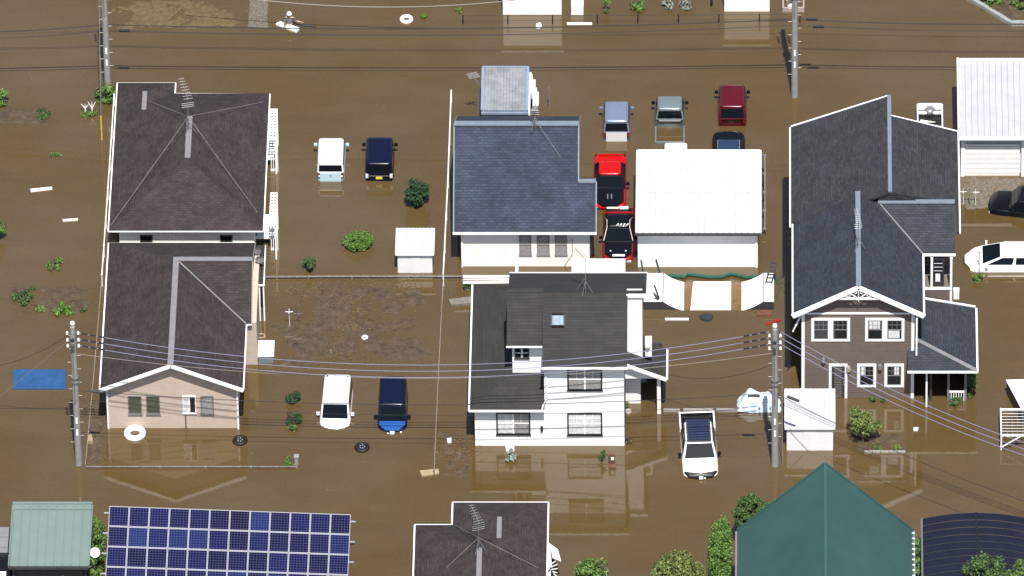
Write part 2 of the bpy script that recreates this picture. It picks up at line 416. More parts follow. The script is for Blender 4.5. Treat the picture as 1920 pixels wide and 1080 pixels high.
def window(parent, px0, px1, py0, py1, y, frame='white_trim', pane='glass_dark', fw=.06, mul=1, bars=0, proud=.05, split=False, outer=None, muntin=None, ow=.12):
    a = Q(px0, py1, y); b = Q(px1, py0, y); x0, x1, z0, z1 = a.x, b.x, a.z, b.z
    f = MB(); yf = y - proud
    ofr = outer or frame
    f.box(x0, x1, yf, y+.01, z0, z0+fw); f.box(x0, x1, yf, y+.01, z1-fw, z1)
    f.box(x0, x0+fw, yf, y+.01, z0+fw, z1-fw); f.box(x1-fw, x1, yf, y+.01, z0+fw, z1-fw)
    f.box(x0-.03, x1+.03, yf-.03, y+.01, z0-.04, z0-.001)
    fo = part('window', f, M[ofr], parent)
    n = mul; wd = (x1-x0-2*fw)/n
    for i in range(n):
        xa = x0+fw+i*wd; xb = xa+wd; g = ow if (n > 1 and outer) else 0
        if n > 1: xa += (.03 if i else 0); xb -= (.03 if i < n-1 else 0)
        p_ = pane[i] if isinstance(pane, (list, tuple)) else pane
        pm = MB(); pm.box(xa, xb, y-.012, y+.005, z0+fw, z1-fw); part('pane', pm, M[p_], fo)
    mu = MB(); mm = muntin or frame
    for i in range(1, n):
        xm = x0+fw+i*wd; mu.box(xm-.04, xm+.04, yf+.01, y, z0+fw, z1-fw)
    zm = (z0+z1)/2
    if split: mu.box(x0+fw, x1-fw, yf+.014, y-.001, zm-.025, zm+.025)
    if bars:
        for i in range(n):
            xa = x0+fw+i*wd
            for k in range(1, bars+1):
                xx = xa + wd*k/(bars+1); mu.box(xx-.012, xx+.012, yf+.022, y-.002, zm if split else z0+fw, z1-fw)
            zz = (zm+z1)/2 if split else zm; mu.box(xa, xa+wd, yf+.024, y-.003, zz-.012, zz+.012)
    if mu.v: part('muntin', mu, M[mm], fo)
    return fo
def gutter(parent, pts, m='white_trim', w=.09, name='gutter', closed=False):
    g = MB(); w *= .78; pts = [Vector(p) for p in pts]
    for a, b in zip(pts, pts[1:] + ([pts[0]] if closed else [])): g.beam(a, b, w, w)
    return part(name, g, M[m], parent)
def yagi(parent, px, py, zb, h=2.2, boom_dir=(-.5,1,0), L_=1.1, guys=(), name='antenna', el=1.0):
    b = P(px, py, zb); t = b + Vector((0,0,h)); g = MB(); g.tube([b, t], .022, 6)
    d = Vector(boom_dir).normalized(); s = Vector((-d.y, d.x, 0))
    g.tube([t-d*.2, t+d*L_], .018, 5)
    for i in range(8):
        c = t - d*.15 + d*(L_+.1)*i/7; g.tube([c-s*(.25-.015*i)*el, c+s*(.25-.015*i)*el], .009, 4)
    for i in (0, 1, 2): g.tube([b+Vector((0,0,h*.72+.13*i))-s*.33*el, b+Vector((0,0,h*.72+.13*i))+s*.33*el], .010, 4)
    for a in (0, 2.1, 4.2): g.tube([b+Vector((0,0,.75)), b+Vector((math.cos(a)*.35, math.sin(a)*.35, -.02))], .018, 4)
    o = part(name, g, M['aluminium'], parent)
    if guys:
        k = MB()
        for q in guys: k.tube([b+Vector((0,0,h*.45)), q], .010, 4)
        part('guy_wire', k, M['wire_pale'], o)
    return o
def downpipe(parent, x, y, z0, z1, m='white_trim', w=.09):
    d = MB(); d.box(x-w/2, x+w/2, y-w/2, y+w/2, z0, z1); return part('downpipe', d, M[m], parent)

# ================================================================== HOUSE A (upper left, brown hip roof)
def house_a():
    z = 2.7; f0 = P(204,432,z); f1 = P(493,432,z); x0, x1, y0 = f0.x, f1.x, f0.y
    y1 = P(400,175,z).y; ye = P(270,155,z).y; xe = P(328,160,z).x
    t = thing('bungalow', 'white walled bungalow under a large brown hipped shingle roof, rearmost at the left', 'house', ((x0+x1)/2,(y0+y1)/2,0))
    r = MB(); a, b = hip(r, x0, x1, y0, y1, z, .40)
    a2, b2 = hip(r, x0+.002, xe, y1-4.2, ye, z+.003, .40)
    ro = part('roof', r, M['brown_shingle'], t)
    c = MB(); c.beam(a+Vector((0,-.1,.05)), b+Vector((0,.1,.05)), .30, .06); part('ridge_cap', c, M['lead_cap'], ro)
    c = MB(); c.beam(b2+Vector((0,0,.04)), b2+Vector((0,-1.5,.04)), .24, .06); part('ridge_cap', c, M['lead_cap'], ro)
    gutter(t, [(x0-.03,y0,z-.07),(x1+.03,y0,z-.07),(x1+.03,y1,z-.07),(xe+.03,y1+.03,z-.07),(xe+.03,ye+.03,z-.07),(x0-.03,ye+.03,z-.07)], closed=True)
    wl = MB(); wl.box(x0+.5, x1-.5, y0+.45, y1-.45, -1.2, z-.13); wl.box(x0+.52, xe-.45, y1-.46, ye-.45, -1.2, z-.132)
    part('wall', wl, M['cream_wall'], t)
    for p0, p1 in ((263,286),(413,436)): window(t, p0, p1, 440, 462, y0+.45, 'grey_metal', 'shadow_room', .04)
    # side porch of white louvre canopies and slatted screens on the right side
    for (pa, pb, za) in ((206,262,2.35),(363,422,2.35)):
        q0 = P(505,pb,za); q1 = P(524,pa,za); k = MB()
        xl, xr, yb_, yt = q0.x-.02, q1.x-.1, q0.y, q1.y
        for i in range(12):
            yy = yb_+(yt-yb_)*i/11; k.box(xl, xr, yy-.06, yy+.06, za, za+.03)
        for xx in (xl+.02, (xl+xr)/2, xr-.02): k.box(xx-.02, xx+.02, yb_, yt, za-.05, za-.001)
        cp = part('pergola_canopy', k, M['ply_white'], t)
        for yy in (yb_+.05, yt-.05):
            k = MB(); k.box(xr-.09, xr, yy-.05, yy+.05, -1, za-.051); part('pergola_post', k, M['white_trim'], t)
    for (pa, pb) in ((265,322),(424,470)):
        q = P(507, pb, 0); q2 = P(516, pb, 0)
        sc_ = MB(); h = 1.5
        sc_.box(q.x+.02, q2.x+.1, q.y, q.y+.05, h-.1, h); sc_.box(q.x+.02, q2.x+.1, q.y, q.y+.05, .05, .15)
        for i in range(4): xx = q.x+.04+i*.11; sc_.box(xx, xx+.045, q.y+.001, q.y+.049, -.4, h-.1)
        part('slatted_screen', sc_, M['white_trim'], t)
        dk = MB(); dk.box(x1-.48, q2.x+.1, q.y+.3, q.y+2.2, .55, .62); part('deck', dk, M['white_trim'], t)
        dw = MB(); dw.box(x1-.50, x1-.44, q.y+.4, q.y+1.9, .63, 2.1); part('glass_door', dw, M['glass_dark'], t)
    yagi(t, 354, 248, z+a.z-z-.02, 2.4, (-.25,1,0), 1.6, guys=(P(208,430,z)+Vector((0,.3,.05)), P(490,405,z)+Vector((-.1,0,.05)), P(280,190,z+.5), P(500,190,z)))
house_a()

# ================================================================== HOUSE B (lower left, pink gable)
def house_b():
    z = 3.0; f0 = P(188,730,z); f1 = P(455,730,z); x0, x1, yf = f0.x, f1.x, f0.y
    ap = Q(319,684,yf); xr, zr = (x0+x1)/2, ap.z
    yb = P(330,455,z).y; yc = P(400,487,zr).y; yv = P(470,607,z).y; xw = P(475,487,z+.8).x
    t = thing('bungalow', 'salmon pink bungalow with an L-shaped brown shingle roof and a gable facing the flooded yard', 'house', (xr,(yf+yb)/2,0))
    r = MB(); th = .14
    r.slab([(x0,yf,z),(xr,yf,zr),(xr,yc,zr),(x0,yb,z)], th)
    r.slab([(xr,yf,zr),(x1,yf,z),(x1,yv,z),(xr,yc,zr)], th)
    r.slab([(x0,yb,z),(xr,yc,zr),(xw,yc,zr),(xw,yb,z)], th)
    r.slab([(xr,yc,zr),(x1,yv,z),(xw,yv,z),(xw,yc,zr)], th)
    ro = part('roof', r, M['brown_shingle'], t)
    c = MB(); c.beam((xr,yf-.03,zr+.04),(xr,yc+.15,zr+.04), .30, .06); part('ridge_cap', c, M['lead_cap'], ro)
    c = MB(); c.beam((xr+.15,yc,zr+.045),(xw,yc,zr+.045), .30, .06); part('ridge_cap', c, M['lead_cap'], ro)
    c = MB(); c.beam((xr+.1,yc-.1,zr+.01),(x1,yv,z+.02), .07, .03); part('valley_strip', c, M['lead_cap'], ro)
    b = MB()
    for (p, q) in (((x0-.04,yf-.03,z-.07),(xr,yf-.03,zr-.07)),((xr,yf-.03,zr-.07),(x1+.04,yf-.03,z-.07))): b.beam(p, q, .07, .20)
    part('bargeboard', b, M['white_trim'], t)
    gutter(t, [(x0-.04,yf,z-.06),(x0-.04,yb,z-.06),(xw,yb+.03,z-.06)])
    gutter(t, [(x1+.04,yf,z-.06),(x1+.04,yv,z-.06),(xw+.04,yv,z-.06),])
    gutter(t, [(xw+.02,yv,z-.02),(xw+.02,yc,zr-.03),(xw+.02,yb,z-.02)], 'lead_cap', .07, 'verge_trim')
    yw = yf+.42; s = (zr-z)/(xr-x0); wl = MB(); a0, a1 = x0+.33, x1-.33; zz = z+.33*s-.16
    wl.add([(a0,yw,-1.2),(a1,yw,-1.2),(a1,yw,zz),(xr,yw,zr-.16),(a0,yw,zz)], [(0,1,2,3,4)])
    wl.add([(a1,yw,-1.2),(a1,yv,-1.2),(a1,yv,zz),(a1,yw,zz)], [(0,1,2,3)])
    wl.add([(a0,yb-.4,-1.2),(a0,yw,-1.2),(a0,yw,zz),(a0,yb-.4,zz)], [(0,1,2,3)])
    wl.add([(a1,yb-.4,-1.2),(a0,yb-.4,-1.2),(a0,yb-.4,zz),(a1,yb-.4,zz)], [(0,1,2,3)])
    wl.box(a1-.5, xw+.25, yv+.25, yb-.5, -1.2, z-.14)
    part('wall', wl, M['pink_wall'], t)
    for xx in (a0-.02, a1+.02):
        downpipe(t, xx, yw-.05, -.3, zz-.05)
    window(t, 241,265,742,776, yw, 'grey_metal','glass_green',.05)
    window(t, 275,299,742,776, yw, 'grey_metal','glass_green',.05)
    window(t, 343,367,742,774, yw, 'white_trim',('glass_white','shadow_room'),.05, mul=2)
    window(t, 377,400,742,776, yw, 'grey_metal','glass_curtain',.05)
    # pipe under the open window
    q = Q(348,778,yw); pm = MB(); pm.tube([(q.x,yw-.05,-.3),(q.x,yw-.05,q.z)], .03, 6); part('drain_pipe', pm, M['dark_grey'], t)
    # bay projections on the right
    q0 = P(461,682,0); q1 = P(470,682,0); bx = MB(); bx.box(a1-.1, q1.x-.02, q0.y, q0.y+1.6, -1.2, 2.45); part('bay', bx, M['pink_wall'], t)
    c = MB(); c.box(a1+.34, q1.x+.08, q0.y-.12, q0.y+1.7, 2.46, 2.52); part('bay_roof', c, M['white_trim'], t)
    # lower canopy and dishes on the upper right corner
    q0 = P(476,533,2.5); q1 = P(497,463,2.5); cn = MB(); cn.slab([(xw+.06,q0.y,2.5),(q1.x,q0.y,2.5),(q1.x,q1.y,2.62),(xw+.06,q1.y,2.62)], .08); part('canopy', cn, M['brown_shingle'], t)
    gutter(t, [(q1.x+.02,q0.y,2.46),(q1.x+.02,q1.y,2.58)]); gutter(t, [(xw+.06,q0.y-.04,2.46),(q1.x+.07,q0.y-.04,2.46)])
    pp = MB(); pp.box(q1.x-.04,q1.x+.04,q0.y-.02,q0.y+.06,-1,2.41); pp.box(q1.x-.3,q1.x-.18,q0.y-.0,q0.y+.05,-1,2.41); part('canopy_post', pp, M['white_trim'], t)
    for (px, py) in ((481,470),(487,486)):
        c = P(px,py,3.2); dsh = MB(); n = 14; vs = [c+Vector((0,.06,0))]
        for j in range(n): a = 6.283*j/n; vs.append(c+Vector((math.cos(a)*.24, -.04, math.sin(a)*.24)))
        dsh.add(vs, [(0,1+j,1+(j+1)%n) for j in range(n)]); dsh.tube([c+Vector((0,.05,0)), (c.x-.1,c.y+.1,2.6)], .02, 5); dsh.tube([c, c+Vector((.1,-.28,-.1))], .012, 4)
        part('satellite_dish', dsh, M['aluminium'], t)
house_b()

# ================================================================== HOUSE C (blue roof)
def house_c():
    z = 2.7; f0 = P(851,435,z); f1 = P(1117,435,z); x0, x2, y0 = f0.x, f1.x, f0.y
    x1 = P(1084,340,4.3).x; y1 = P(970,218,z).y; ym = (y0+y1)/2; s = .72; zr = z + (ym-y0)*s
    t = thing('cottage', 'white cottage with a weathered blue-grey gable roof and three small windows in front', 'house', ((x0+x1)/2, ym, 0))
    r = MB()
    r.slab([(x0,y0,z),(x1,y0,z),(x1,ym,zr),(x0,ym,zr)], .14); r.slab([(x0,ym,zr),(x1,ym,zr),(x1,y1,z),(x0,y1,z)], .14)
    q = 2.2; r.slab([(x1,y0,z),(x2,y0,z),(x2,y0+q,z+q*s),(x1,y0+q,z+q*s)], .14); r.slab([(x1,y0+q,z+q*s),(x2,y0+q,z+q*s),(x2,y0+2*q,z),(x1,y0+2*q,z)], .14)
    ro = part('roof', r, M['blue_shingle'], t)
    c = MB(); c.beam((x0-.02,ym,zr+.03),(x1+.02,ym,zr+.03), .36, .07); part('ridge_cap', c, M['blue_cap'], ro)
    c = MB(); c.beam((x1,y0+q,z+q*s+.03),(x2,y0+q,z+q*s+.03), .3, .07); part('ridge_cap', c, M['blue_cap'], ro)
    gutter(t, [(x0-.06,y0-.05,z-.06),(x2+.04,y0-.05,z-.06)], 'white_trim', .13)
    gutter(t, [(x0-.02,y0,z-.02),(x0-.02,ym,zr-.02),(x0-.02,y1,z-.02)], 'blue_cap', .08, 'verge_trim')
    gutter(t, [(x1+.02,y0+q,z+q*s+.02),(x1+.02,ym,zr-.02),(x1+.02,y1,z-.02)], 'blue_cap', .08, 'verge_trim')
    gutter(t, [(x2+.02,y0,z-.02),(x2+.02,y0+q,z+q*s-.02)], 'blue_cap', .08, 'verge_trim')
    yw = y0+.42; a0 = Q(866,500,yw).x; a1 = Q(1106,500,yw).x; am = x1-.3
    w = MB(); w.box(a0, a1, yw, yw+2*q-.9, -1.2, z-.13); w.box(a0+.001, am, yw+.3, y1-.42, -1.2, z-.14)
    for xx in (a0+.01, am-.1):
        w.slab([(xx,yw+.2,z-.15),(xx,y1-.5,z-.15),(xx,ym,zr-.3)], .08, up=(-1,0,0))
    part('wall', w, M['cream_wall'], t)
    for a, b in ((974,996),(1007,1030),(1041,1063)): window(t, a, b, 441, 477, yw, 'lead_cap', 'glass_curtain', .05, split=True)
    downpipe(t, a1+.06, yw-.03, -.3, z-.15, 'dark_grey', .07); downpipe(t, a0+.03, yw-.04, -.3, z-.15)
    pm = MB(); q1 = Q(1073,447,yw); q2 = Q(1073,476,yw); q3 = Q(1057,500,yw); pm.tube([(q1.x,yw-.03,q1.z),(q2.x,yw-.03,q2.z),(q3.x,yw-.03,q3.z),(q3.x,yw-.03,-.3)], .018, 5); part('cable', pm, M['wire_pale'], t)
    yagi(t, 1003, 240, zr, 1.3, (.1,1,0), .5, guys=(P(1082,340,4.0),), el=.7)
house_c()

def shed_behind_c():
    z = 2.3; a = P(902,207,z); b = P(990,207,z); yb = P(940,127,z+.15).y
    t = thing('shed', 'old shed with a grey corrugated roof and pale blue wall behind the blue-roofed cottage', 'shed', ((a.x+b.x)/2, (a.y+yb)/2, 0))
    r = MB(); n = 13; w_ = (b.x-a.x-.3)/n
    for i in range(n):
        xa = a.x+.15+i*w_; k = MB(); k.slab([(xa+.006,a.y,z),(xa+w_-.006,a.y,z),(xa+w_-.006,yb,z+.15),(xa+.006,yb,z+.15)], .04)
        k.beam((xa+.012,a.y,z+.015),(xa+.012,yb,z+.165), .03, .03)
        part('roof_sheet', k, M['grey_corrugated'], t)
    e = MB(); e.beam((a.x+.05,a.y,z),(a.x+.05,yb,z+.15), .14, .1); e.beam((b.x-.05,a.y,z),(b.x-.05,yb,z+.15), .14, .1); e.beam((a.x,yb+.05,z+.15),(b.x,yb+.05,z+.15), .08, .1)
    part('roof_edge', e, M['pale_blue_wall'], t)
    w = MB(); w.box(a.x+.04, b.x-.04, a.y-.03, yb, -1.2, z-.1); part('wall', w, M['pale_blue_wall'], t)
    w = MB(); w.box(a.x, b.x, a.y-.12, a.y-.04, z-.2, z-.06); part('fascia', w, M['pale_blue_wall'], t)
    an = MB(); q = P(898,158,z+.2); p2 = P(884,140,z+1.0); an.tube([q, p2], .025, 5)
    for i in range(5):
        c = q.lerp(p2, .55+.11*i); an.tube([c-Vector((.28,.1,-.1)), c+Vector((.28,.1,.1))], .012, 4)
    an.tube([p2+Vector((0,-.3,.1)), p2+Vector((0,.3,-.1))], .012, 4); part('antenna', an, M['aluminium'], t)
    cl = MB(); r_ = random.Random(3)
    q = P(993,140,z-.2); q2 = P(1003,184,z-.6)
    for i in range(14):
        c = q.lerp(q2, i/13) + Vector((r_.uniform(-.08,.08), 0, r_.uniform(-.1,.1))); s = r_.uniform(.10,.2)
        cl.add([c+Vector((-s,0,s)), c+Vector((s,.1,s*.6)), c+Vector((s,-.1,-s)), c+Vector((-s*.8,0,-s))], [(3,2,1,0)])
    for i in range(6): yy = q2.y - .1*i; cl.box(q2.x-.12, q2.x+.2, yy-.02, yy+.02, z-.7, z-.66)
    part('hanging_rack', cl, M['ply_white'], t)
    gd = MB(); gd.box(b.x+.02, b.x+.10, a.y, yb, z-.35, z-.2); part('side_trim', gd, M['white_trim'], t)
shed_behind_c()

# ================================================================== WHITE GARAGE
def ribbed_roof(t, x0, x1, ya, yb, za, zb, n, m, th=.05, rib=.05, name='roof_panel', ribw=.04, gap=.007):
    w_ = (x1-x0)/n
    k = MB(); k.slab([(x0,ya+.01,za-.06),(x1,ya+.01,za-.06),(x1,yb-.01,zb-.06),(x0,yb-.01,zb-.06)], .02); part('roof_deck', k, M[m], t)
    for i in range(n):
        xa = x0+i*w_; k = MB(); k.slab([(xa+gap,ya,za),(xa+w_-gap,ya,za),(xa+w_-gap,yb,zb),(xa+gap,yb,zb)], th)
        k.beam((xa+ribw/2+.006,ya,za+rib*.4),(xa+ribw/2+.006,yb,zb+rib*.4), ribw, rib)
        part(name, k, M[m], t)
def garage():
    z = 2.6; a = P(1194,437,z); b = P(1425,437,z); yb = P(1300,285,z+.25).y; x0, x1 = a.x, b.x
    t = thing('garage', 'plain white garage with a wide ribbed white roof, parked cars around it', 'garage', ((x0+x1)/2,(a.y+yb)/2,0))
    ym = P(1300,361,z+.13).y
    ribbed_roof(t, x0, x1, a.y, ym-.02, z, z+.12, 20, 'roof_white', gap=.006); ribbed_roof(t, x0, x1, ym, yb, z+.12, z+.27, 20, 'roof_white', gap=.005)
    g = MB(); g.beam((x0-.1,a.y-.08,z-.03),(x1+.05,a.y-.08,z-.03), .12, .10); part('gutter', g, M['dark_grey'], t)
    g = MB(); g.beam((x0-.04,a.y-.02,z+.02),(x0-.04,yb,z+.3), .06, .16); g.beam((x1+.04,a.y-.02,z+.02),(x1+.04,yb,z+.3), .06, .16); g.beam((x0,yb+.04,z+.3),(x1,yb+.04,z+.3), .06, .12); part('fascia', g, M['white_trim'], t)
    yw = P(1300,500).y; n = 2; xa = Q(1196,500,yw).x; xb = Q(1421,500,yw).x
    w = MB(); w.box(xa, xb, yw, yb-.2, -1.2, z-.10); part('wall', w, M['white_panel'], t)
    for i in range(4):
        k = MB(); s = (xb-xa)/4; k.box(xa+i*s+.008, xa+(i+1)*s-.008, yw-.025, yw-.001, -.4, z-.2); part('shutter', k, M['white_panel'], t)
    d = MB(); d.box(xb-.12,xb-.02,yw-.1,yw-.03,-.3,z-.1); part('downpipe', d, M['white_trim'], t)
    # ladder-like pole lying beside the right edge
    k = MB(); p0 = P(1434,292,1.6); p1 = P(1434,430,.4); k.tube([p0,p1], .04, 6)
    for i in range(5): c = p0.lerp(p1, i/4); k.box(c.x-.1, c.x+.08, c.y-.05, c.y+.05, c.z-.03, c.z+.07)
    part('conduit', k, M['aluminium'], t)
garage()
# white box shed between C and D
def white_shed():
    z = 2.0; a = P(1072,512,z); b = P(1172,512,z); yb = P(1100,485,z).y
    t = thing('shed', 'low flat-topped white shed squeezed between the blue-roofed cottage and the white house', 'shed', ((a.x+b.x)/2,a.y,0))
    k = MB(); k.box(a.x, b.x, a.y-.3, yb, z-.06, z); part('roof', k, M['white_panel'], t)
    k = MB(); k.box(a.x+.04, b.x-.04, a.y-.26, yb-.04, -1.2, z-.06); part('wall', k, M['white_panel'], t)
white_shed()

# ================================================================== HOUSE D (white, centre)
def house_d():
    zE = 5.7; e0 = P(1017,688,zE); e1 = P(1176,688,zE); x0, x1, yf = e0.x, e1.x, e0.y
    zr = 7.6; ym = P(1100,549,zr).y; yb = P(1100,512,5.72).y; xl = P(955,530,zr-.5).x; xR = P(1211,530,zr-.5).x
    t = thing('house', 'two-storey white clapboard house with charcoal roofs, dormer, skylight and dark framed windows', 'house', ((x0+x1)/2, yf+3, 0))
    th = .14; r = MB()
    r.slab([(x0,yf,zE),(x1,yf,zE),(x1,ym,zr),(x0,ym,zr)], th)
    r.slab([(xl,ym,zr),(xR,ym,zr),(xR,yb,5.72),(xl,yb,5.72)], th)
    ro = part('roof', r, M['dark_shingle'], t)
    # dormer
    dz = 5.85; d0 = P(950,648,dz); d1 = P(1019,648,dz); dt = P(985,541,zr+.12)
    r = MB(); r.slab([(d0.x,d0.y,dz),(d1.x,d0.y,dz),(d1.x,dt.y,zr+.12),(d0.x,dt.y,zr+.12)], th); r.slab([(d0.x,dt.y,zr+.12),(d1.x,dt.y,zr+.12),(d1.x,dt.y+.4,zr-.05),(d0.x,dt.y+.4,zr-.05)], th)
    part('dormer_roof', r, M['dark_shingle'], t)
    yd = P(990,697,3.7).y; xa = Q(961,690,yd).x; xb = Q(1020,690,yd).x
    k = MB(); k.box(xa, xb, yd, ym+.2, 3.0, dz-.12)
    k.add([(xa,yd,dz-.13),(xa,dt.y,zr),(xa,dt.y,3)], [(0,1,2)])
    part('dormer_wall', k, M['white_siding'], t)
    window(t, 965,992,651,671, yd, 'dark_grey','shadow_room',.06, outer='dark_grey', mul=2, bars=0, split=True, muntin='white_trim')
    gutter(t, [(d0.x-.03,d0.y-.04,dz-.06),(d1.x,d0.y-.04,dz-.06)])
    # skylight
    s = (zr-zE)/(ym-yf); q = P(1046,603,6.85); k = MB()
    def onroof(x, y, u): return Vector((x, y, zE+(y-yf)*s+u))
    sk0, sk1, sy0, sy1 = q.x-.33, q.x+.33, q.y-.28, q.y+.28
    k = MB()
    for (p, r2) in (((sk0,sy0),(sk1,sy0)),((sk1,sy0),(sk1,sy1)),((sk1,sy1),(sk0,sy1)),((sk0,sy1),(sk0,sy0))): k.beam(onroof(*p,.05), onroof(*r2,.05), .09, .12)
    so_ = part('skylight', k, M['black_metal'], t)
    k = MB(); k.slab([onroof(sk0,sy0,.07),onroof(sk1,sy0,.07),onroof(sk1,sy1,.07),onroof(sk0,sy1,.07)], .03); part('pane', k, M['glass_sky'], so_)
    # walls
    yw = yf+.40; w0 = Q(1022,830,yw).x; w1 = Q(1171,830,yw).x
    k = MB(); k.box(w0, w1, yw, ym, -1.2, zE-.1); k.box(xl+.35, xR-.3, ym+.12, yb-.4, -1.2, zE-.1)
    k.box(P(1176,600,5).x, xR-.18, ym-.02, ym+.6, 3.0, zr-.25)
    for xx in (w1-.02,): k.slab([(xx,yw,zE-.1),(xx,ym,zE-.1),(xx,ym,zr-.12)], .08, up=(-1,0,0))
    for xx in (xl+.4, xR-.28): k.slab([(xx,ym+.1,zE-.1),(xx,yb-.4,zE-.1),(xx,ym+.1,zr-.2)], .08, up=(-1,0,0))
    wl0 = Q(891,830,yw).x; k.box(wl0, w0-.001, yw+.002, ym+1, -1.2, 2.65)
    part('wall', k, M['white_siding'], t)
    k = MB(); k.box(P(1176,600,5).x-.02, xR+.02, ym-.14, ym-.03, zr-.22, zr-.04); part('fascia', k, M['white_trim'], t)
    gutter(t, [(x0-.05,yf-.05,zE-.06),(x1+.05,yf-.05,zE-.06)], 'white_trim', .12)
    gutter(t, [(xl-.02,yb,5.7),(xl-.02,ym,zr-.04)], 'dark_grey', .07, 'verge_trim'); gutter(t, [(xR+.02,yb,5.7),(xR+.02,ym,zr-.04)], 'lead_cap', .07, 'verge_trim')
    gutter(t, [(xl-.05,yb+.05,5.68),(xR+.05,yb+.05,5.68)])
    # lower left wing
    z = 2.8; c0 = P(881,768,z); L0 = c0.x; lyb = P(892,533,z).y; zt = 3.65; xt = Q(962,700,yd).x; r = MB()
    A = (L0,c0.y,z); B = (w0-.001,c0.y,z); Cc = Vector((xt,yd+.02,zt)); Dd = (w0-.001,yd+.02,zt)
    r.slab([A,B,Dd,Cc], th); lt = (L0,lyb,z); le = (xt,lyb-1.6,zt); r.slab([A,Cc,le,lt], th); r.slab([lt,le,(xt+1.5,lyb-1.6,zt),(xt+1.5,lyb,z)], th)
    part('side_roof', r, M['dark_shingle'], t)
    k = MB(); k.box(wl0+.002, xt+.2, yw+.3, lyb-.4, -1.2, 2.62); k.box(xt+.05, xt+.2, yd+.03, lyb-1, 2.6, zr-2); k.box(xt+.06, x0+.1, dt.y-.2, ym+.1, 3.0, zr-.3); part('side_wall', k, M['white_siding'], t)
    gutter(t, [(w0+.02,c0.y-.05,z-.06),(L0-.05,c0.y-.05,z-.06),(L0-.05,lyb,z-.06)], 'white_trim', .11)
    k = MB(); q1 = Q(1016,764,c0.y); k.tube([(q1.x,c0.y-.06,z-.1),(q1.x+.05,c0.y+.05,z+.2),(w0+.1,yw-.05,z+.45),(w0+.1,yw-.05,zE-.2)], .045, 6); part('downpipe', k, M['white_trim'], t)
    window(t, 931,994,773,814, yw, 'black_metal',('glass_white','glass_curtain'),.075, outer='black_metal', mul=2, bars=1, split=True, muntin='white_trim')
    window(t, 1064,1129,691,731, yw, 'black_metal',('glass_curtain','glass_curtain'),.075, outer='black_metal', mul=2, bars=1, split=True, muntin='white_trim')
    window(t, 1064,1129,774,815, yw, 'black_metal',('glass_white','glass_white'),.075, outer='black_metal', mul=2, bars=1, split=True, muntin='white_trim')
    q = Q(1016,802,yw); k = MB(); k.box(q.x-.06,q.x+.06,yw-.12,yw,q.z-.16,q.z+.12); k.box(q.x-.04,q.x+.04,yw-.16,yw-.12,q.z-.08,q.z+.16); part('wall_lamp', k, M['black_metal'], t)
    # right porch
    z = 2.7; p0 = P(1249,710,z); ztop = 3.7; yP = p0.y; yQ = P(1251,655,z).y; r = MB()
    r.slab([(w1+.02,yP,ztop),(p0.x,yP,z),(p0.x,yQ,z),(w1+.02,yQ+.6,ztop)], th); part('porch_roof', r, M['dark_shingle'], t)
    k = MB(); k.beam((w1+.02,yP-.04,ztop-.05),(p0.x+.03,yP-.04,z-.05), .07, .2); part('bargeboard', k, M['white_trim'], t)
    gutter(t, [(p0.x+.05,yP,z-.05),(p0.x+.05,yQ,z-.05)], 'white_trim', .12)
    k = MB(); gx = P(1230,715,z).x; k.slab([(w1+.03,yP+.3,z-.25),(gx+.15,yP+.3,z-.25),(w1+.03,yP+.3,ztop-.17)], .06, up=(0,1,0)); part('porch_gable', k, M['white_siding'], t)
    k = MB(); q = P(1237,776,0); k.box(q.x-.13, q.x+.06, q.y, q.y+.14, -1.2, z-.22); part('porch_post', k, M['white_trim'], t)
    k = MB(); k.box(q.x-.1, q.x+.04, q.y+2.2, q.y+2.34, -1.2, z-.22); part('porch_post', k, M['white_trim'], t)
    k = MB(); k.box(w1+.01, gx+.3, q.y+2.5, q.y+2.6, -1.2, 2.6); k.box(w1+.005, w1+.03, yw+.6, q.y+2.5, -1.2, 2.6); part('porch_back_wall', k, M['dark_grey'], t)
    k = MB(); k.box(w1+.3, w1+1.1, q.y+2.1, q.y+2.45, .3, 1.6); part('porch_cabinet', k, M['lead_cap'], t, bevel=.02)
    # AC unit on the right wall, side windows
    q = P(1219,645,4.2); k = MB(); k.box(xR-.05, xR+.3, q.y-.3, q.y+.3, 3.6, 4.5); part('air_conditioner', k, M['ply_white'], t, bevel=.02)
    k = MB(); k.lathe((xR+.08,q.y-.31,4.2),[(.14,-.02),(.14,.02)],10); part('fan_grille', k, M['wood_grey'], t)
    # antenna
    yagi(t, 1098, 548, zr+.02, 2.2, (-.6,1,.0), 1.0, guys=(P(1080,545,zr),))
house_d()

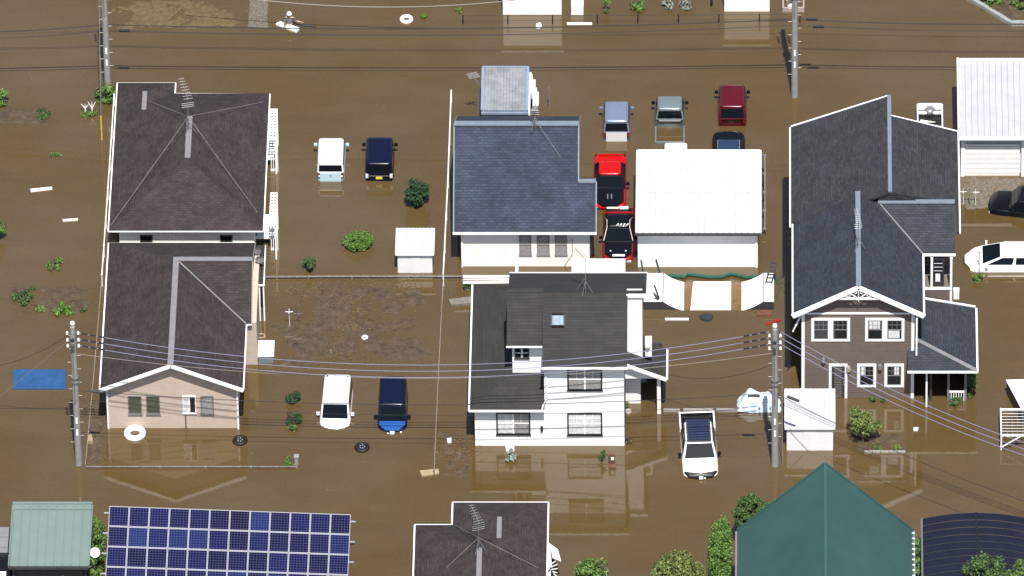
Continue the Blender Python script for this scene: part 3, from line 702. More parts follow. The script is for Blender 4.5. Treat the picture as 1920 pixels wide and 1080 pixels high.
# ================================================================== HOUSE E (brown clapboard, right)
def house_e():
    ze = 6.0; a = P(1488,590,ze); b = P(1731,590,ze); x0, x1, yf = a.x, b.x, a.y; xr = (x0+x1)/2; zr = Q(1608,537,yf).z
    t = thing('house', 'large two-storey brown clapboard house with white trim, grey shingle roofs and a scrollwork gable', 'house', (xr, yf+5, 0))
    th = .15; r = MB(); yb = P(1608,364,zr).y
    r.slab([(x0,yf,ze),(xr,yf,zr),(xr,yb,zr),(x0,yb,ze)], th); r.slab([(xr,yf,zr),(x1,yf,ze),(x1,yb,ze),(xr,yb,zr)], th)
    # cross wing
    cy0 = P(1760,475,ze).y; s = .6; q = 2.39; cx1 = P(1790,380,ze+1.2).x; cxl = xr+.6
    r.slab([(cxl,cy0,ze),(cx1,cy0,ze),(cx1,cy0+q,ze+q*s),(cxl,cy0+q,ze+q*s)], th)
    r.slab([(cxl,cy0+q,ze+q*s),(cx1,cy0+q,ze+q*s),(cx1,cy0+2*q,ze),(cxl,cy0+2*q,ze)], th)
    part('front_roof', r, M['slate_shingle_blue'], t)
    # rear roof
    m0 = P(1487,238,ze); mz = 8.1; mx = P(1667,183,mz).x; my = m0.y
    r = MB(); yl = yb-1.5
    yl1 = cy0+q; yc1 = cy0+q; ry0 = cy0+q-.1
    r.slab([(x0-.12,yl+1.4,ze-.02),(mx,yl1,mz),(mx,my,mz),(x0-.12,my,ze-.02)], th)
    ry = P(1669,216,mz).y; rz = Q(1795,247,ry).z; rx = P(1796,300,rz).x; ryg = P(1796,436,rz).y; ry0 = P(1790,381,rz).y
    r.slab([(mx,yc1,mz-.01),(rx,ry0,rz),(rx,ry,rz),(mx,ry,mz-.01)], th); r.slab([(rx-.14,ryg,rz+.04),(rx,ryg,rz),(rx,ry0,rz),(rx-.14,ry0,rz+.04)], th)
    part('rear_roof', r, M['slate_shingle'], t)
    c = MB(); c.beam((xr,yf-.02,zr+.04),(xr,yb+.15,zr+.04), .26, .08); part('ridge_cap', c, M['blue_cap'], t)
    k = MB(); k.slab([(mx-.6,yl1+.05,ze+1.2),(rx-.3,yl1+.05,ze+.8),(rx-.3,yl1+.05,rz-.1),(mx,yl1+.05,mz-.16),(mx-.6,yl1+.05,mz-.42)], .06, up=(0,1,0)); part('roof_infill', k, M['slate_shingle'], t)
    c = MB(); c.beam((mx,yl1,mz+.04),(mx,my,mz+.04), .2, .08); part('ridge_cap', c, M['blue_cap'], t)
    c = MB(); c.beam((xr+1.05,cy0+q,ze+q*s+.03),(cx1,cy0+q,ze+q*s+.03), .3, .07); part('ridge_cap', c, M['blue_cap'], t)
    c = MB(); c.beam((x1-.0,cy0,ze+.02),(xr+1.05,cy0+q-.02,ze+q*s+.04), .07, .04); part('valley_strip', c, M['lead_cap'], t)
    k = MB(); 
    k.beam((x0-.06,yf-.04,ze-.08),(xr,yf-.04,zr-.06), .09, .26); k.beam((xr,yf-.04,zr-.06),(x1+.06,yf-.04,ze-.08), .09, .26); part('bargeboard', k, M['white_trim'], t)
    gutter(t, [(x0-.05,yf,ze-.06),(x0-.05,yb,ze-.06)], 'white_trim', .10); gutter(t, [(x1+.05,yf,ze-.06),(x1+.05,cy0-.1,ze-.06)], 'white_trim', .12)
    gutter(t, [(x0-.17,yl+1.2,ze-.06),(x0-.17,my,ze-.06)], 'white_trim', .10); gutter(t, [(x0-.12,my+.04,ze),(mx,my+.04,mz)], 'white_trim', .08, 'verge_trim')
    gutter(t, [(mx,ry+.04,mz-.03),(rx,ry+.04,rz)], 'white_trim', .08, 'verge_trim'); gutter(t, [(rx+.05,ryg,rz-.05),(rx+.05,ry,rz-.05)], 'white_trim', .10)
    gutter(t, [(x1-.05,cy0-.05,ze-.07),(cx1+.03,cy0-.05,ze-.07)], 'white_trim', .13)
    # walls
    yw = yf+.42; a0 = Q(1503,740,yw).x; a1 = Q(1714,640,yw).x; ss = (zr-ze)/(xr-x0); zz = ze+(a0-x0)*ss-.18; k = MB()
    k.add([(a0,yw,-1.2),(a1,yw,-1.2),(a1,yw,zz),(xr,yw,zr-.18),(a0,yw,zz)], [(0,1,2,3,4)])
    k.add([(a0,my-.5,-1.2),(a0,yw,-1.2),(a0,yw,zz),(a0,my-.5,zz)], [(0,1,2,3)]); k.add([(a1,yw,-1.2),(a1,cy0+.4,-1.2),(a1,cy0+.4,zz),(a1,yw,zz)], [(0,1,2,3)])
    k.add([(a0,my-.5,-1.2),(a0,my-.5,ze),(mx,my-.5,mz-.2),(mx,ry-.5,-1.2)], [(0,1,2,3)])
    k.box(a1-1, rx-.45, ry0+.4, ry-.4, -1.2, ze-.15); k.add([(rx-.45,ry0+.4,ze-.15),(rx-.45,ry-.4,ze-.15),(rx-.45,ry-.4,rz-.1),(rx-.45,ry0+.4,rz-.1)], [(0,1,2,3)])
    part('wall', k, M['brown_siding'], t)
    k = MB(); bl = Q(1512,587,yw).x; br = Q(1706,587,yw).x; zb = Q(1600,587,yw).z; k.box(bl, br, yw-.05, yw-.001, zb-.05, zb+.05); part('belt_trim', k, M['white_trim'], t)
    for xx in (a0+.07, a1-.07): k = MB(); k.box(xx-.08, xx+.08, yw-.035, yw-.001, -1, zz-.02); part('corner_board', k, M['white_trim'], t)
    # scrollwork
    k = MB(); zt = zr-.35; g0 = Q(1569,560,yf).x; g1 = Q(1648,560,yf).x; gz = Q(1608,560,yf).z; ys = yf-.02
    k.beam((g0,ys,gz),(g1,ys,gz), .05, .09); k.beam((xr,ys,gz-.12),(xr,ys,zr-.2), .05, .12)
    for sg in (-1, 1):
        for cx_, cz_, rr in ((.34,.16,.13),(.62,.11,.08),(.17,.44,.09),(.42,.33,.07)):
            pts = [(xr+sg*(cx_+rr*math.cos(u*.7)), ys, gz+cz_+rr*math.sin(u*.7)) for u in range(8)]
            k.tube(pts, .025, 4)
        k.beam((xr,ys,gz),(xr+sg*.45,ys,gz+.42), .04, .05); k.beam((xr+sg*.25,ys,gz+.05),(xr+sg*.85,ys,gz+.18), .04, .04)
    part('gable_scrollwork', k, M['white_trim'], t)
    # windows with broad white casings
    def cased(p0, p1, q0, q1, mul):
        c0 = Q(p0,q1,yw); c1 = Q(p1,q0,yw); n = mul; ow = .14
        k = MB(); y_ = yw-.05; k.box(c0.x,c1.x,y_,yw-.001,c0.z,c0.z+ow); k.box(c0.x,c1.x,y_,yw-.001,c1.z-ow,c1.z)
        k.box(c0.x,c0.x+ow,y_,yw-.001,c0.z+ow,c1.z-ow); k.box(c1.x-ow,c1.x,y_,yw-.001,c0.z+ow,c1.z-ow)
        xm = (c0.x+c1.x)/2
        if n == 2: k.box(xm-.13,xm+.13,y_,yw-.001,c0.z+ow,c1.z-ow)
        wo = part('window', k, M['white_trim'], t)
        spans = [(c0.x+ow, c1.x-ow)] if n == 1 else [(c0.x+ow, xm-.13), (xm+.13, c1.x-ow)]
        for i, (xa, xb) in enumerate(spans):
            g = MB(); g.box(xa, xb, yw-.02, yw-.001, c0.z+ow, c1.z-ow); part('pane', g, M['glass_dark'], wo)
            zm = (c0.z+c1.z)/2; mu = MB(); e = .035
            mu.box(xa,xb,yw-.045,yw-.021,zm-.02,zm+.02); mu.box(xa,xa+e,yw-.04,yw-.021,c0.z+ow,c1.z-ow); mu.box(xb-e,xb,yw-.04,yw-.021,c0.z+ow,c1.z-ow)
            mu.box(xa+e,xb-e,yw-.04,yw-.021,c0.z+ow,c0.z+ow+e); mu.box(xa+e,xb-e,yw-.04,yw-.021,c1.z-ow-e,c1.z-ow)
            for f in (1/3, 2/3): xx = xa+(xb-xa)*f; mu.box(xx-.01,xx+.01,yw-.035,yw-.022,zm+.02,c1.z-ow-e)
            z3 = (zm+c1.z-ow)/2; mu.box(xa+e,xb-e,yw-.033,yw-.0225,z3-.01,z3+.01)
            part('sash', mu, M['lead_cap'], wo)
            if (p0, i) in ((1622,0),(1607,0),(1658,0),(1622,1)):
                cu = MB(); wv = (xb-xa); cu.box(xa+wv*(.5 if p0 == 1658 else .08), xa+wv*(.85 if p0 != 1607 else .4), yw-.0215, yw-.0205, zm+.05 if p0 != 1622 or i == 0 else c0.z+.2, c1.z-ow-.06 if not (p0 == 1622 and i == 1) else zm-.05); part('curtain', cu, M['glass_white'], wo)
    cased(1521,1594,596,639,2); cased(1622,1696,596,639,2); cased(1607,1643,682,725,1); cased(1658,1695,682,725,1)
    # door
    c0 = Q(1554,745,yw); c1 = Q(1589,682,yw); k = MB(); y_ = yw-.05
    k.box(c0.x,c0.x+.14,y_,yw-.001,-1,c1.z-.14); k.box(c1.x-.14,c1.x,y_,yw-.001,-1,c1.z-.14); k.box(c0.x,c1.x,y_,yw-.001,c1.z-.14,c1.z)
    part('door_casing', k, M['white_trim'], t)
    k = MB(); k.box(c0.x+.14,c1.x-.14,yw-.03,yw-.001,-1,c1.z-.14); do = part('door', k, M['dark_grey'], t)
    k = MB(); k.box(c0.x+.27,c1.x-.27,yw-.04,yw-.031,c1.z-.34,c1.z-.26)
    for i in range(16): zz_ = c1.z-.42-i*.12; k.box(c0.x+.28,c1.x-.28,yw-.045,yw-.031,zz_-.02,zz_+.02)
    part('door_grille', k, M['wood_grey'], do)
    k = MB(); k.tube([(c1.x-.2,yw-.08,.9),(c1.x-.2,yw-.08,1.25)], .02, 5); part('handle', k, M['aluminium'], do)
    for (px, py) in ((1544,672),(1591,689),(1650,685)):
        q_ = Q(px,py,yw); k = MB(); k.lathe((q_.x,yw-.13,q_.z),[(.03,-.16),(.11,-.12),(.10,.12),(.05,.2)],10); k.box(q_.x-.03,q_.x+.03,yw-.1,yw,q_.z-.05,q_.z+.05); part('wall_lamp', k, M['aluminium' if px != 1591 else 'terracotta'], t)
    downpipe(t, a1+.12, yw-.35, 3.2, ze-.2)
    k = MB(); k.tube([(a0-.05,yw+.1,ze-.5),(a0-.3,yw-.1,ze-1.0),(a0-.45,yw-.1,ze-1.4)], .05, 6); part('elbow_pipe', k, M['white_trim'], t)
    # balcony bay under the cross roof
    yk = cy0+.35; b0 = Q(1732,520,yk).x; b1 = Q(1784,520,yk).x; zfl = Q(1760,541,yk-.6).z
    k = MB(); k.box(a1+.01, b1, yk+1.2, yk+1.3, zfl-1.6, ze-.12); k.box(a1+.01, b1-.01, yk-.60, yk+1.2, zfl-1.5, zfl-.06); part('balcony_wall', k, M['brown_siding'], t)
    k = MB(); k.box(b1-.09,b1+.03,yk-.62,yk-.50,zfl-1.6,ze-.12); k.box(b0+.34,b0+.46,yk-.62,yk-.52,zfl,ze-.12); k.box(a1+.02,b1,yk-.66,yk-.58,zfl-.05,zfl+.08); k.box(a1+.02,a1+.14,yk-.63,yk-.53,zfl-1.6,ze-.12); part('balcony_frame', k, M['white_trim'], t)
    k = MB(); k.box(b0+.42,b0+1.05,yk-.35,yk-.3,zfl,zfl+1.9); do = part('balcony_door', k, M['dark_grey'], t)
    k = MB(); k.box(b0+.52,b0+.95,yk-.37,yk-.351,zfl+.25,zfl+1.75); dp = part('pane', k, M['glass_dark'], do)
    k = MB(); k.box(b0+.60,b0+.84,yk-.39,yk-.371,zfl+.3,zfl+.8); 
    for i in range(3): k.box(b0+.52,b0+.95,yk-.385,yk-.372,zfl+1.0+.25*i,zfl+1.02+.25*i)
    part('door_muntin', k, M['white_trim'], do)
    k = MB(); q_ = P(1793,559,2.8); k.box(q_.x-.15,q_.x+.15,q_.y-.1,q_.y+.15,2.8,3.4); part('vent_hood', k, M['ply_white'], t); 
    # porch
    pz = 2.8; p0 = P(1831,695,pz); rz2 = .68; py1 = P(1831,577,pz).y; xs = P(1702,695,pz).x; xi = Q(1716,640,p0.y+1.7).x
    r = MB(); H = (xi,p0.y+1.7,pz+rz2)
    r.slab([(p0.x,p0.y,pz),(p0.x,py1,pz),(a1+.02,py1,pz+rz2),(xi,p0.y+1.7,pz+rz2)], .12)
    r.slab([(xs,p0.y,pz),(p0.x,p0.y,pz),H,(xs,p0.y+1.7,pz+rz2)], .12)
    po = part('porch_roof', r, M['slate_shingle_blue'], t)
    k = MB(); k.beam((p0.x,p0.y,pz+.02), Vector(H)+Vector((0,0,.02)), .22, .05); part('hip_cap', k, M['lead_cap'], po)
    gutter(t, [(xs-.02,p0.y-.05,pz-.06),(p0.x+.05,p0.y-.05,pz-.06),(p0.x+.05,py1,pz-.06)], 'white_trim', .12)
    k = MB(); k.beam((a1+.05,py1+.05,pz+rz2+.02),(p0.x,py1+.05,pz+.02), .06, .12); part('porch_verge', k, M['white_trim'], t)
    for px, m_, w_ in ((1737,'white_trim',.09),(1745,'dark_grey',.12),(1778,'lead_cap',.12),(1810,'lead_cap',.12)):
        q_ = P(px,763 if px == 1737 else 752,0); k = MB(); k.box(q_.x-w_/2,q_.x+w_/2,q_.y,q_.y+.12,-1.2,pz-.15); part('porch_post', k, M[m_], t)
    q0 = P(1779,752,0); q1 = P(1809,752,0); k = MB(); k.box(q0.x,q1.x,q0.y+.02,q0.y+.08,.55,.64)
    for i in range(6): xx = q0.x+.1+i*.13; k.box(xx,xx+.04,q0.y+.03,q0.y+.07,-.3,.55)
    part('porch_railing', k, M['white_trim'], t)
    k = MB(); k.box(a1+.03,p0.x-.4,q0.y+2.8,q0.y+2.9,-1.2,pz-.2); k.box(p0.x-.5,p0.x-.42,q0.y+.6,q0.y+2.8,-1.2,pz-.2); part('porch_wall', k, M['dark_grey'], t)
    # antenna
    yagi(t, 1609, 466, zr+.04, 1.9, (-.15,1,.05), .9, el=.6)
house_e()

# ================================================================== RIGHT GARAGE (top right)
def right_garage():
    z = 3.0; a = P(1800,257,z); b = P(1960,257,z); yb = P(1850,115,z+.2).y
    t = thing('garage', 'white garage with a ribbed pale roof and a roller shutter at the right edge', 'garage', ((a.x+b.x)/2,a.y+3,0))
    ribbed_roof(t, a.x, b.x, a.y, yb, z, z+.2, 14, 'roof_pale', rib=.10, ribw=.06, gap=.03)
    g = MB(); g.box(a.x-.04,b.x,a.y-.1,a.y-.01,z-.14,z+.05); g.beam((a.x-.06,a.y-.05,z+.05),(a.x-.06,yb+.1,z+.27), .1, .22); g.box(a.x,b.x,yb+.01,yb+.12,z+.1,z+.32); part('fascia', g, M['white_trim'], t)
    yw = P(1850,330).y; x0 = Q(1801,330,yw).x; w = MB(); w.box(x0+.05, b.x, yw+.25, yb, -1.2, z-.15); part('wall', w, M['white_panel'], t)
    w = MB(); w.box(x0+.12, b.x, yw+.12, yw+.24, z-.6, z-.14); part('lintel', w, M['blue_sheet'] if False else M['slate_shingle_blue'], t)
    sx0 = Q(1808,300,yw).x; sx1 = Q(1912,300,yw).x; w = MB(); zz = Q(1850,271,yw).z
    n = 16
    for i in range(n): z0 = -.5+(zz+.5)*i/n; w.box(sx0,sx1,yw+.02+.012*(i%2),yw+.1,z0,z0+(zz+.5)/n-.012)
    part('roller_shutter', w, M['ply_white'], t)
    for xx in (x0, Q(1915,300,yw).x): w = MB(); w.box(xx,xx+.2,yw-.05,yw+.12,-1.2,z-.16); part('post', w, M['white_trim'], t)
right_garage()

# ================================================================== GREEN STEEP ROOF (bottom right)
def barn():
    zr = 9.0; ap = P(1547,870,zr); l = Q(1383,995,ap.y); r_ = Q(1711,998,ap.y); yn = ap.y-11
    t = thing('barn', 'tall building with a steep plain green roof whose pointed gable rises at the lower right', 'building', (ap.x,ap.y-5,0))
    ze = l.z; r = MB(); r.slab([(l.x,ap.y,ze),(ap.x,ap.y,zr),(ap.x,yn,zr),(l.x,yn,ze)], .16); r.slab([(ap.x,ap.y,zr),(r_.x,ap.y,ze),(r_.x,yn,ze),(ap.x,yn,zr)], .16)
    ro = part('roof', r, M['barn_green'], t)
    k = MB(); k.beam((ap.x,ap.y+.02,zr+.03),(ap.x,yn,zr+.03), .12, .06); part('ridge_cap', k, M['barn_green'], ro)
    k = MB(); k.beam((l.x-.02,ap.y+.05,ze-.02),(ap.x,ap.y+.05,zr), .08, .12); k.beam((ap.x,ap.y+.05,zr),(r_.x+.02,ap.y+.05,ze-.02), .08, .12); part('verge_trim', k, M['barn_green'], t)
    g = MB(); 
    for xx in (l.x-.07, r_.x+.07): g.tube([(xx,ap.y,ze-.08),(xx,yn,ze-.08)], .06, 6)
    part('gutter', g, M['lead_cap'], t)
    g = MB()
    for i in range(14): yy = ap.y-.2-i*.4; g.box(r_.x-.04,r_.x+.1,yy-.03,yy+.03,ze-.02,ze+.03)
    part('gutter_bracket', g, M['ply_white'], t)
    w = MB(); w.box(l.x+.4,r_.x-.4,yn+.5,ap.y-.4,-1.2,ze-.15); w.slab([(l.x+.4,ap.y-.45,ze-.15),(r_.x-.4,ap.y-.45,ze-.15),(ap.x,ap.y-.45,zr-.3)], .1, up=(0,-1,0)); part('wall', w, M['cream_wall'], t)
barn()

# ================================================================== HOUSE F (bottom centre)
def house_f():
    z = 3.0; a = P(779,984,z); b = P(1025,984,z); e0 = P(850,942,z); e1 = P(1027,942,z); y1 = a.y; ye = e0.y; y0 = y1-9
    t = thing('bungalow', 'brown hip-roofed bungalow cut off by the bottom edge, a spiky aerial on its ridge', 'house', ((a.x+b.x)/2, y1-4, 0))
    r = MB(); A, B = hip(r, a.x, b.x, y0, y1, z, .40); A2, B2 = hip(r, e0.x, e1.x, y1-4.5, ye, z+.003, .42)
    ro = part('roof', r, M['brown_shingle'], t)
    k = MB(); k.beam(B+Vector((0,.05,.03)), A+Vector((0,0,.03)), .26, .05); part('ridge_cap', k, M['lead_cap'], ro)
    k = MB(); k.beam(B2+Vector((0,.1,.03)), B2+Vector((0,-1.5,.03)), .24, .05); part('ridge_cap', k, M['lead_cap'], ro)
    gutter(t, [(a.x-.04,y0,z-.06),(a.x-.04,y1+.04,z-.06),(e0.x-.04,y1+.04,z-.06),(e0.x-.04,ye+.04,z-.06),(e1.x+.04,ye+.04,z-.06),(e1.x+.04,y0,z-.06)], 'white_trim', .1)
    w = MB(); w.box(a.x+.45,b.x-.45,y0+.4,y1-.4,-1.2,z-.13); w.box(e0.x+.45,e1.x-.46,y1-.41,ye-.4,-1.2,z-.12); part('wall', w, M['cream_wall'], t)
    yagi(t, 898, 1033, B.z+.03, 2.0, (-.35,1,.1), 1.2, guys=(P(820,1080,z+.2), P(1010,1065,z+.2), P(852,984,z+.2)))
house_f()

# ================================================================== sheds with sliding doors
def locker(px0, px1, py_t, py_m, py_b, label, nd, wire_n=3, h_=None):
    yw = P(px0, py_b).y; h = Q(px0, py_m, yw).z + .0; x0 = Q(px0+3, py_b, yw).x; x1 = Q(px1-3, py_b, yw).x; yb = P(px0, py_t, h+.08).y
    t = thing('storage_shed', label, 'shed', ((x0+x1)/2, yw+1, 0))
    n = 5; X0, X1 = x0-.08, x1+.08
    ribbed_roof(t, X0, X1, yw-.12, yb, h+.02, h+.1, n*2, 'locker_roof', rib=.03, th=.04)
    k = MB(); k.box(X0-.02,X1+.02,yw-.17,yw-.125,h-.06,h+.06); k.box(X0-.03,X0-.001,yw-.12,yb,h-.05,h+.09); k.box(X1+.001,X1+.03,yw-.12,yb,h-.05,h+.09); part('roof_trim', k, M['white_trim'], t)
    k = MB(); k.box(x0,x1,yw,yb-.1,-1.0,h-.04); part('wall', k, M['white_steel'], t)
    for i in range(nd):
        s = (x1-x0-.06)/nd; k = MB(); k.box(x0+.03+i*s+.012,x0+.03+(i+1)*s-.012,yw-.02-.012*(i%2),yw-.001,-.5,h-.1); part('door', k, M['white_steel'], t)
    return t
locker(743,814,428,474,511, 'squat white metal storage shed on the yard left of the blue-roofed cottage', 3)
locker(1472,1565,729,800,844, 'larger white metal storage shed beside the utility pole, wires shadowed on its roof', 3)

# ================================================================== SKATE RAMP
def ramp():
    yf = P(1300,582).y; yb = P(1300,529).y; hd = .78
    c0 = Q(1243,565,yf); xA = c0.x; xF0 = P(1300,582).x; xF1 = P(1372,582).x; xB = Q(1431,565,yf).x
    xl = P(1207,566,hd).x; xrr = P(1451,566,hd).x; hd = c0.z
    t = thing('skate_ramp', 'white plywood half-pipe skate ramp with flooded transitions, sitting between garage and yard', 'ramp', ((xA+xB)/2,(yf+yb)/2,0))
    def curve(xt, xb):
        k = MB(); n = 10; pts = []
        for i in range(n+1):
            u = i/n; ang = u*R(62); fx = math.sin(ang)/math.sin(R(62)); fz = (math.cos(ang)-math.cos(R(62)))/(1-math.cos(R(62)))
            # steep at the top, flat at the bottom
            pts.append((xb+(xt-xb)*(u), (hd+.06)*(u**2.1)-.06))
        for (xa, za), (xc, zc) in zip(pts, pts[1:]): k.slab([(xa,yf,za),(xc,yf,zc),(xc,yb,zc),(xa,yb,za)], .03)
        return k
    part('curved_deck', curve(xA, xF0+.02), M['ply_white'], t, smooth=False); part('curved_deck', curve(xB, xF1-.02), M['ply_white'], t)
    k = MB(); k.box(xF0+.04,xF1-.04,yf,yb,.01,.05); part('flat_deck', k, M['ply_white'], t)
    k = MB(); k.slab([(xF0-.15,yf,.012),(xF0+.03,yf,.05),(xF0+.03,yb,.05),(xF0-.02,yb,.012)], .03); part('kicker_board', k, M['ply_white'], t)
    k = MB(); k.box(xl,xA-.02,yf,yb,hd-.04,hd); part('platform', k, M['ply_white'], t); k = MB(); k.box(xB+.02,xrr,yf,yb,hd-.04,hd); part('platform', k, M['ply_white'], t)
    for a, b_, s in ((xl,xA,1),(xB,xrr,-1)):
        k = MB(); k.box(a,b_,yf+.05,yf+.1,-.8,hd-.05); e = (xA+ (xF0-xA)*.5) if s > 0 else (xB+(xF1-xB)*.5)
        k.slab([(b_ if s > 0 else a, yf+.05,-.1),(e,yf+.05,-.1),(e,yf+.05,hd*.12),(b_ if s > 0 else a,yf+.05,hd-.05)], .05, up=(0,1,0)); part('side_board', k, M['dark_grey'], t)
    for x_ in (xA, xB): k = MB(); k.tube([(x_,yf-.02,hd+.02),(x_,yb+.02,hd+.02)], .03, 6); part('coping', k, M['grey_metal'], t)
    k = MB(); k.slab([(xA+.75,yf+.02,.004),(xF0+.3,yf+.02,.004),(xF0+.3,yb-.02,.004),(xA+.75,yb-.02,.004)], .02); k.slab([(xF1-.3,yf+.02,.004),(xB-.75,yf+.02,.004),(xB-.75,yb-.02,.004),(xF1-.3,yb-.02,.004)], .02)
    part('silted_deck', k, M['mud_orange'], t)
    for (pa, pb, px) in ((490,532,1445),(536,576,1441)):
        k = MB(); A = P(px+6,pa,hd+.9 if pa < 500 else hd); B = P(px-4,pb,0.05 if pa > 500 else hd)
        s = Vector((.16,0,0)); k.beam(A-s,B-s,.06,.05); k.beam(A+s,B+s,.06,.05)
        for i in range(6): c = A.lerp(B,(i+.5)/6); k.beam(c-s,c+s,.05,.04)
        part('ladder', k, M['dark_grey'] if pa < 500 else M['black_metal'], t)
    for (a, b_, z0, z1) in (((1206,512),(1202,488),hd,hd+.8),((1237,512),(1230,487),hd,hd+.8),((1236,561),(1227,535),hd,hd+.85),((1234,562),(1226,552),hd,hd+.4)):
        k = MB(); k.beam(P(*a,z0),P(*b_,z1),.08,.06); part('railing_post', k, M['dark_grey'], t)
ramp()
k = MB(); pts = [P(x, y, .12) for x, y in ((1252,516),(1284,519),(1290,514),(1330,519),(1352,519),(1371,513),(1400,520),(1428,517))]
k.tube(pts, .10, 7); solo('garden_net', k, M['net_green'], 'rolled dark green netting lying along the back of the skate ramp', 'net', pts[0])
k = MB(); p0 = P(1455,521,.02); r_ = random.Random(4)
for i in range(26): c = P(r_.uniform(1450,1472), r_.uniform(515,552), .02); k.tube([c, c+Vector((r_.uniform(-.25,.25), r_.uniform(-.3,.3), .03))], .012, 4)
solo('garden_net', k, M['net_green'], 'tangled scrap of green netting adrift right of the skate ramp', 'net', p0)

# ================================================================== VEHICLES
def quad_on(a, b, c, d, off=.008, th=.012):
    a, b, c, d = map(Vector, (a,b,c,d)); n = (b-a).cross(d-a).normalized()
    k = MB(); k.slab([a+n*off, b+n*off, c+n*off, d+n*off], th, up=tuple(-n)); return k
def rrect(y0, y1, hw, z, rr, n=3, crown=0):
    pts = []
    for (cx, cy, a0) in ((hw-rr, y0+rr, -90), (hw-rr, y1-rr, 0), (-hw+rr, y1-rr, 90), (-hw+rr, y0+rr, 180)):
        for i in range(n+1):
            a = R(a0 + 90*i/n); pts.append(Vector((cx+rr*math.cos(a), cy+rr*math.sin(a), z)))
    return pts
def loft(rings, cap=True):
    k = MB(); n = len(rings[0]); vs = [v for r_ in rings for v in r_]; fs = []
    for i in range(len(rings)-1):
        for j in range(n): fs.append((i*n+j, i*n+(j+1)%n, (i+1)*n+(j+1)%n, (i+1)*n+j))
    if cap: fs.append(tuple(range((len(rings)-1)*n, len(rings)*n))); fs.append(tuple(range(n-1,-1,-1)))
    return k.add(vs, fs)
def car(name, label, cat, px, py, heading, L=3.4, W=1.48, H=1.66, hood=.9, hood_h=1.0, belt=1.02, ws=.45, rs=.15, trunk=0, trunk_h=.95,
        rw=.12, sink=.7, body='paint_white', roof=None, hoodm=None, plate=None, rail=False, lamps='lamp_clear', tails='lamp_red', anchor='near', glass='car_glass', mirrors=True, front_dark=False, tl_side=True, cabin=None, roll=0, pitch=0, nose=.20, gate=None, lid=None):
    """local: front at -y, ground at 0"""
    t = thing(name, label, cat, (0,0,0)); hw = W/2; B = M[body]; RF = M[roof or body]; yF, yR = -L/2, L/2
    yA = yF+hood; yB = yR-trunk; yC = yA+ws; yD = yB-rs
    def topz(y):
        if y < yA: return hood_h - .10*((yA-y)/hood)**2 * (1 if hood > .5 else .5)
        if y > yB: return trunk_h
        return belt
    ys = [yF, yF+.10, yF+.3, yA-.05, yA+.1, (yA+yB)/2, yB-.1, yB+.02 if trunk else yB-.05, yR-.25, yR-.08, yR]
    ys = sorted(set(round(y,4) for y in ys)); secs = []
    for y in ys:
        e = min(y-yF, yR-y); f = 1 - .14*max(0, 1-e/.32)**2; h = hw*f; zt = topz(y) - (.14 if y == yF else .05 if e < .11 and y < 0 else (.06 if y == yR else 0))
        secs.append([Vector((h*.96,y,.2)), Vector((h,y,.45)), Vector((h,y,zt-.22)), Vector((h-.035,y,zt-.06)), Vector((h-.11,y,zt)), Vector((h*.4,y,zt+.025)),
                     Vector((-h*.4,y,zt+.025)), Vector((-h+.11,y,zt)), Vector((-h+.035,y,zt-.06)), Vector((-h,y,zt-.22)), Vector((-h,y,.45)), Vector((-h*.96,y,.2))])
    for s_ in secs:
        for v in s_:
            q_ = (v.x/hw)**2
            v.y += nose*q_*max(0, 1-(v.y-yF)/1.0) - .09*q_*max(0, 1-(yR-v.y)/.5)
    k = MB(); n = 12; vs = [v for s in secs for v in s]; fs = []
    for i in range(len(secs)-1):
        for j in range(n): fs.append((i*n+j, i*n+(j+1)%n, (i+1)*n+(j+1)%n, (i+1)*n+j))
    fs.append(tuple(range(n))); fs.append(tuple(range((len(secs)-1)*n, len(secs)*n))[::-1])
    k.add(vs, [tuple(f[::-1]) for f in fs]); part('body', k, B, t, sub=1, smooth=True)
    rwid = hw-rw; bw = hw-.05; zr = H
    lo = rrect(yA, yB, bw, belt-.02, .12); mid = rrect(yC-.02, yD+.02, rwid+.01, zr-.09, .14)
    part('cabin', loft([lo, mid], False), M[cabin] if cabin else B, t)
    up1 = rrect(yC-.02, yD+.02, rwid+.01, zr-.09, .14); up2 = rrect(yC+.03, yD-.03, rwid-.04, zr-.015, .14); up3 = rrect(yC+.2, yD-.2, max(.1,rwid-.25), zr+.02, .1)
    ro = part('roof', loft([up1, up2, up3]), RF, t, smooth=True)
    if rail:
        for s in (-1,1):
            k = MB(); k.tube([(s*(rwid-.07),yC+.15,zr+.04),(s*(rwid-.07),yD-.15,zr+.04)], .022, 5); part('roof_rail', k, M['aluminium' if rail is True else rail], t)
    zA = belt+.03; zB = zr-.12
    def lerp(a, b, f): return a+(b-a)*f
    fa = (zA-belt+.02)/(zr-.09-belt+.02); fb = (zB-belt+.02)/(zr-.09-belt+.02)
    def ring(f): return lerp(yA,yC-.02,f), lerp(yB,yD+.02,f), lerp(bw,rwid+.01,f)
    a0, b0, w0 = ring(fa); a1, b1, w1 = ring(fb); m = .09
    part('windshield', quad_on((-w0+m,a0,zA),(w0-m,a0,zA),(w1-m,a1,zB),(-w1+m,a1,zB)), M[glass], t)
    part('rear_window', quad_on((w0-m,b0,zA+(.0 if trunk else .04)),(-w0+m,b0,zA+(.0 if trunk else .04)),(-w1+m,b1,zB),(w1-m,b1,zB)), M[glass], t)
    sp = [(0.06,.47),(.52,.94)] if yB-yA > 1.6 else [(.08,.92)]
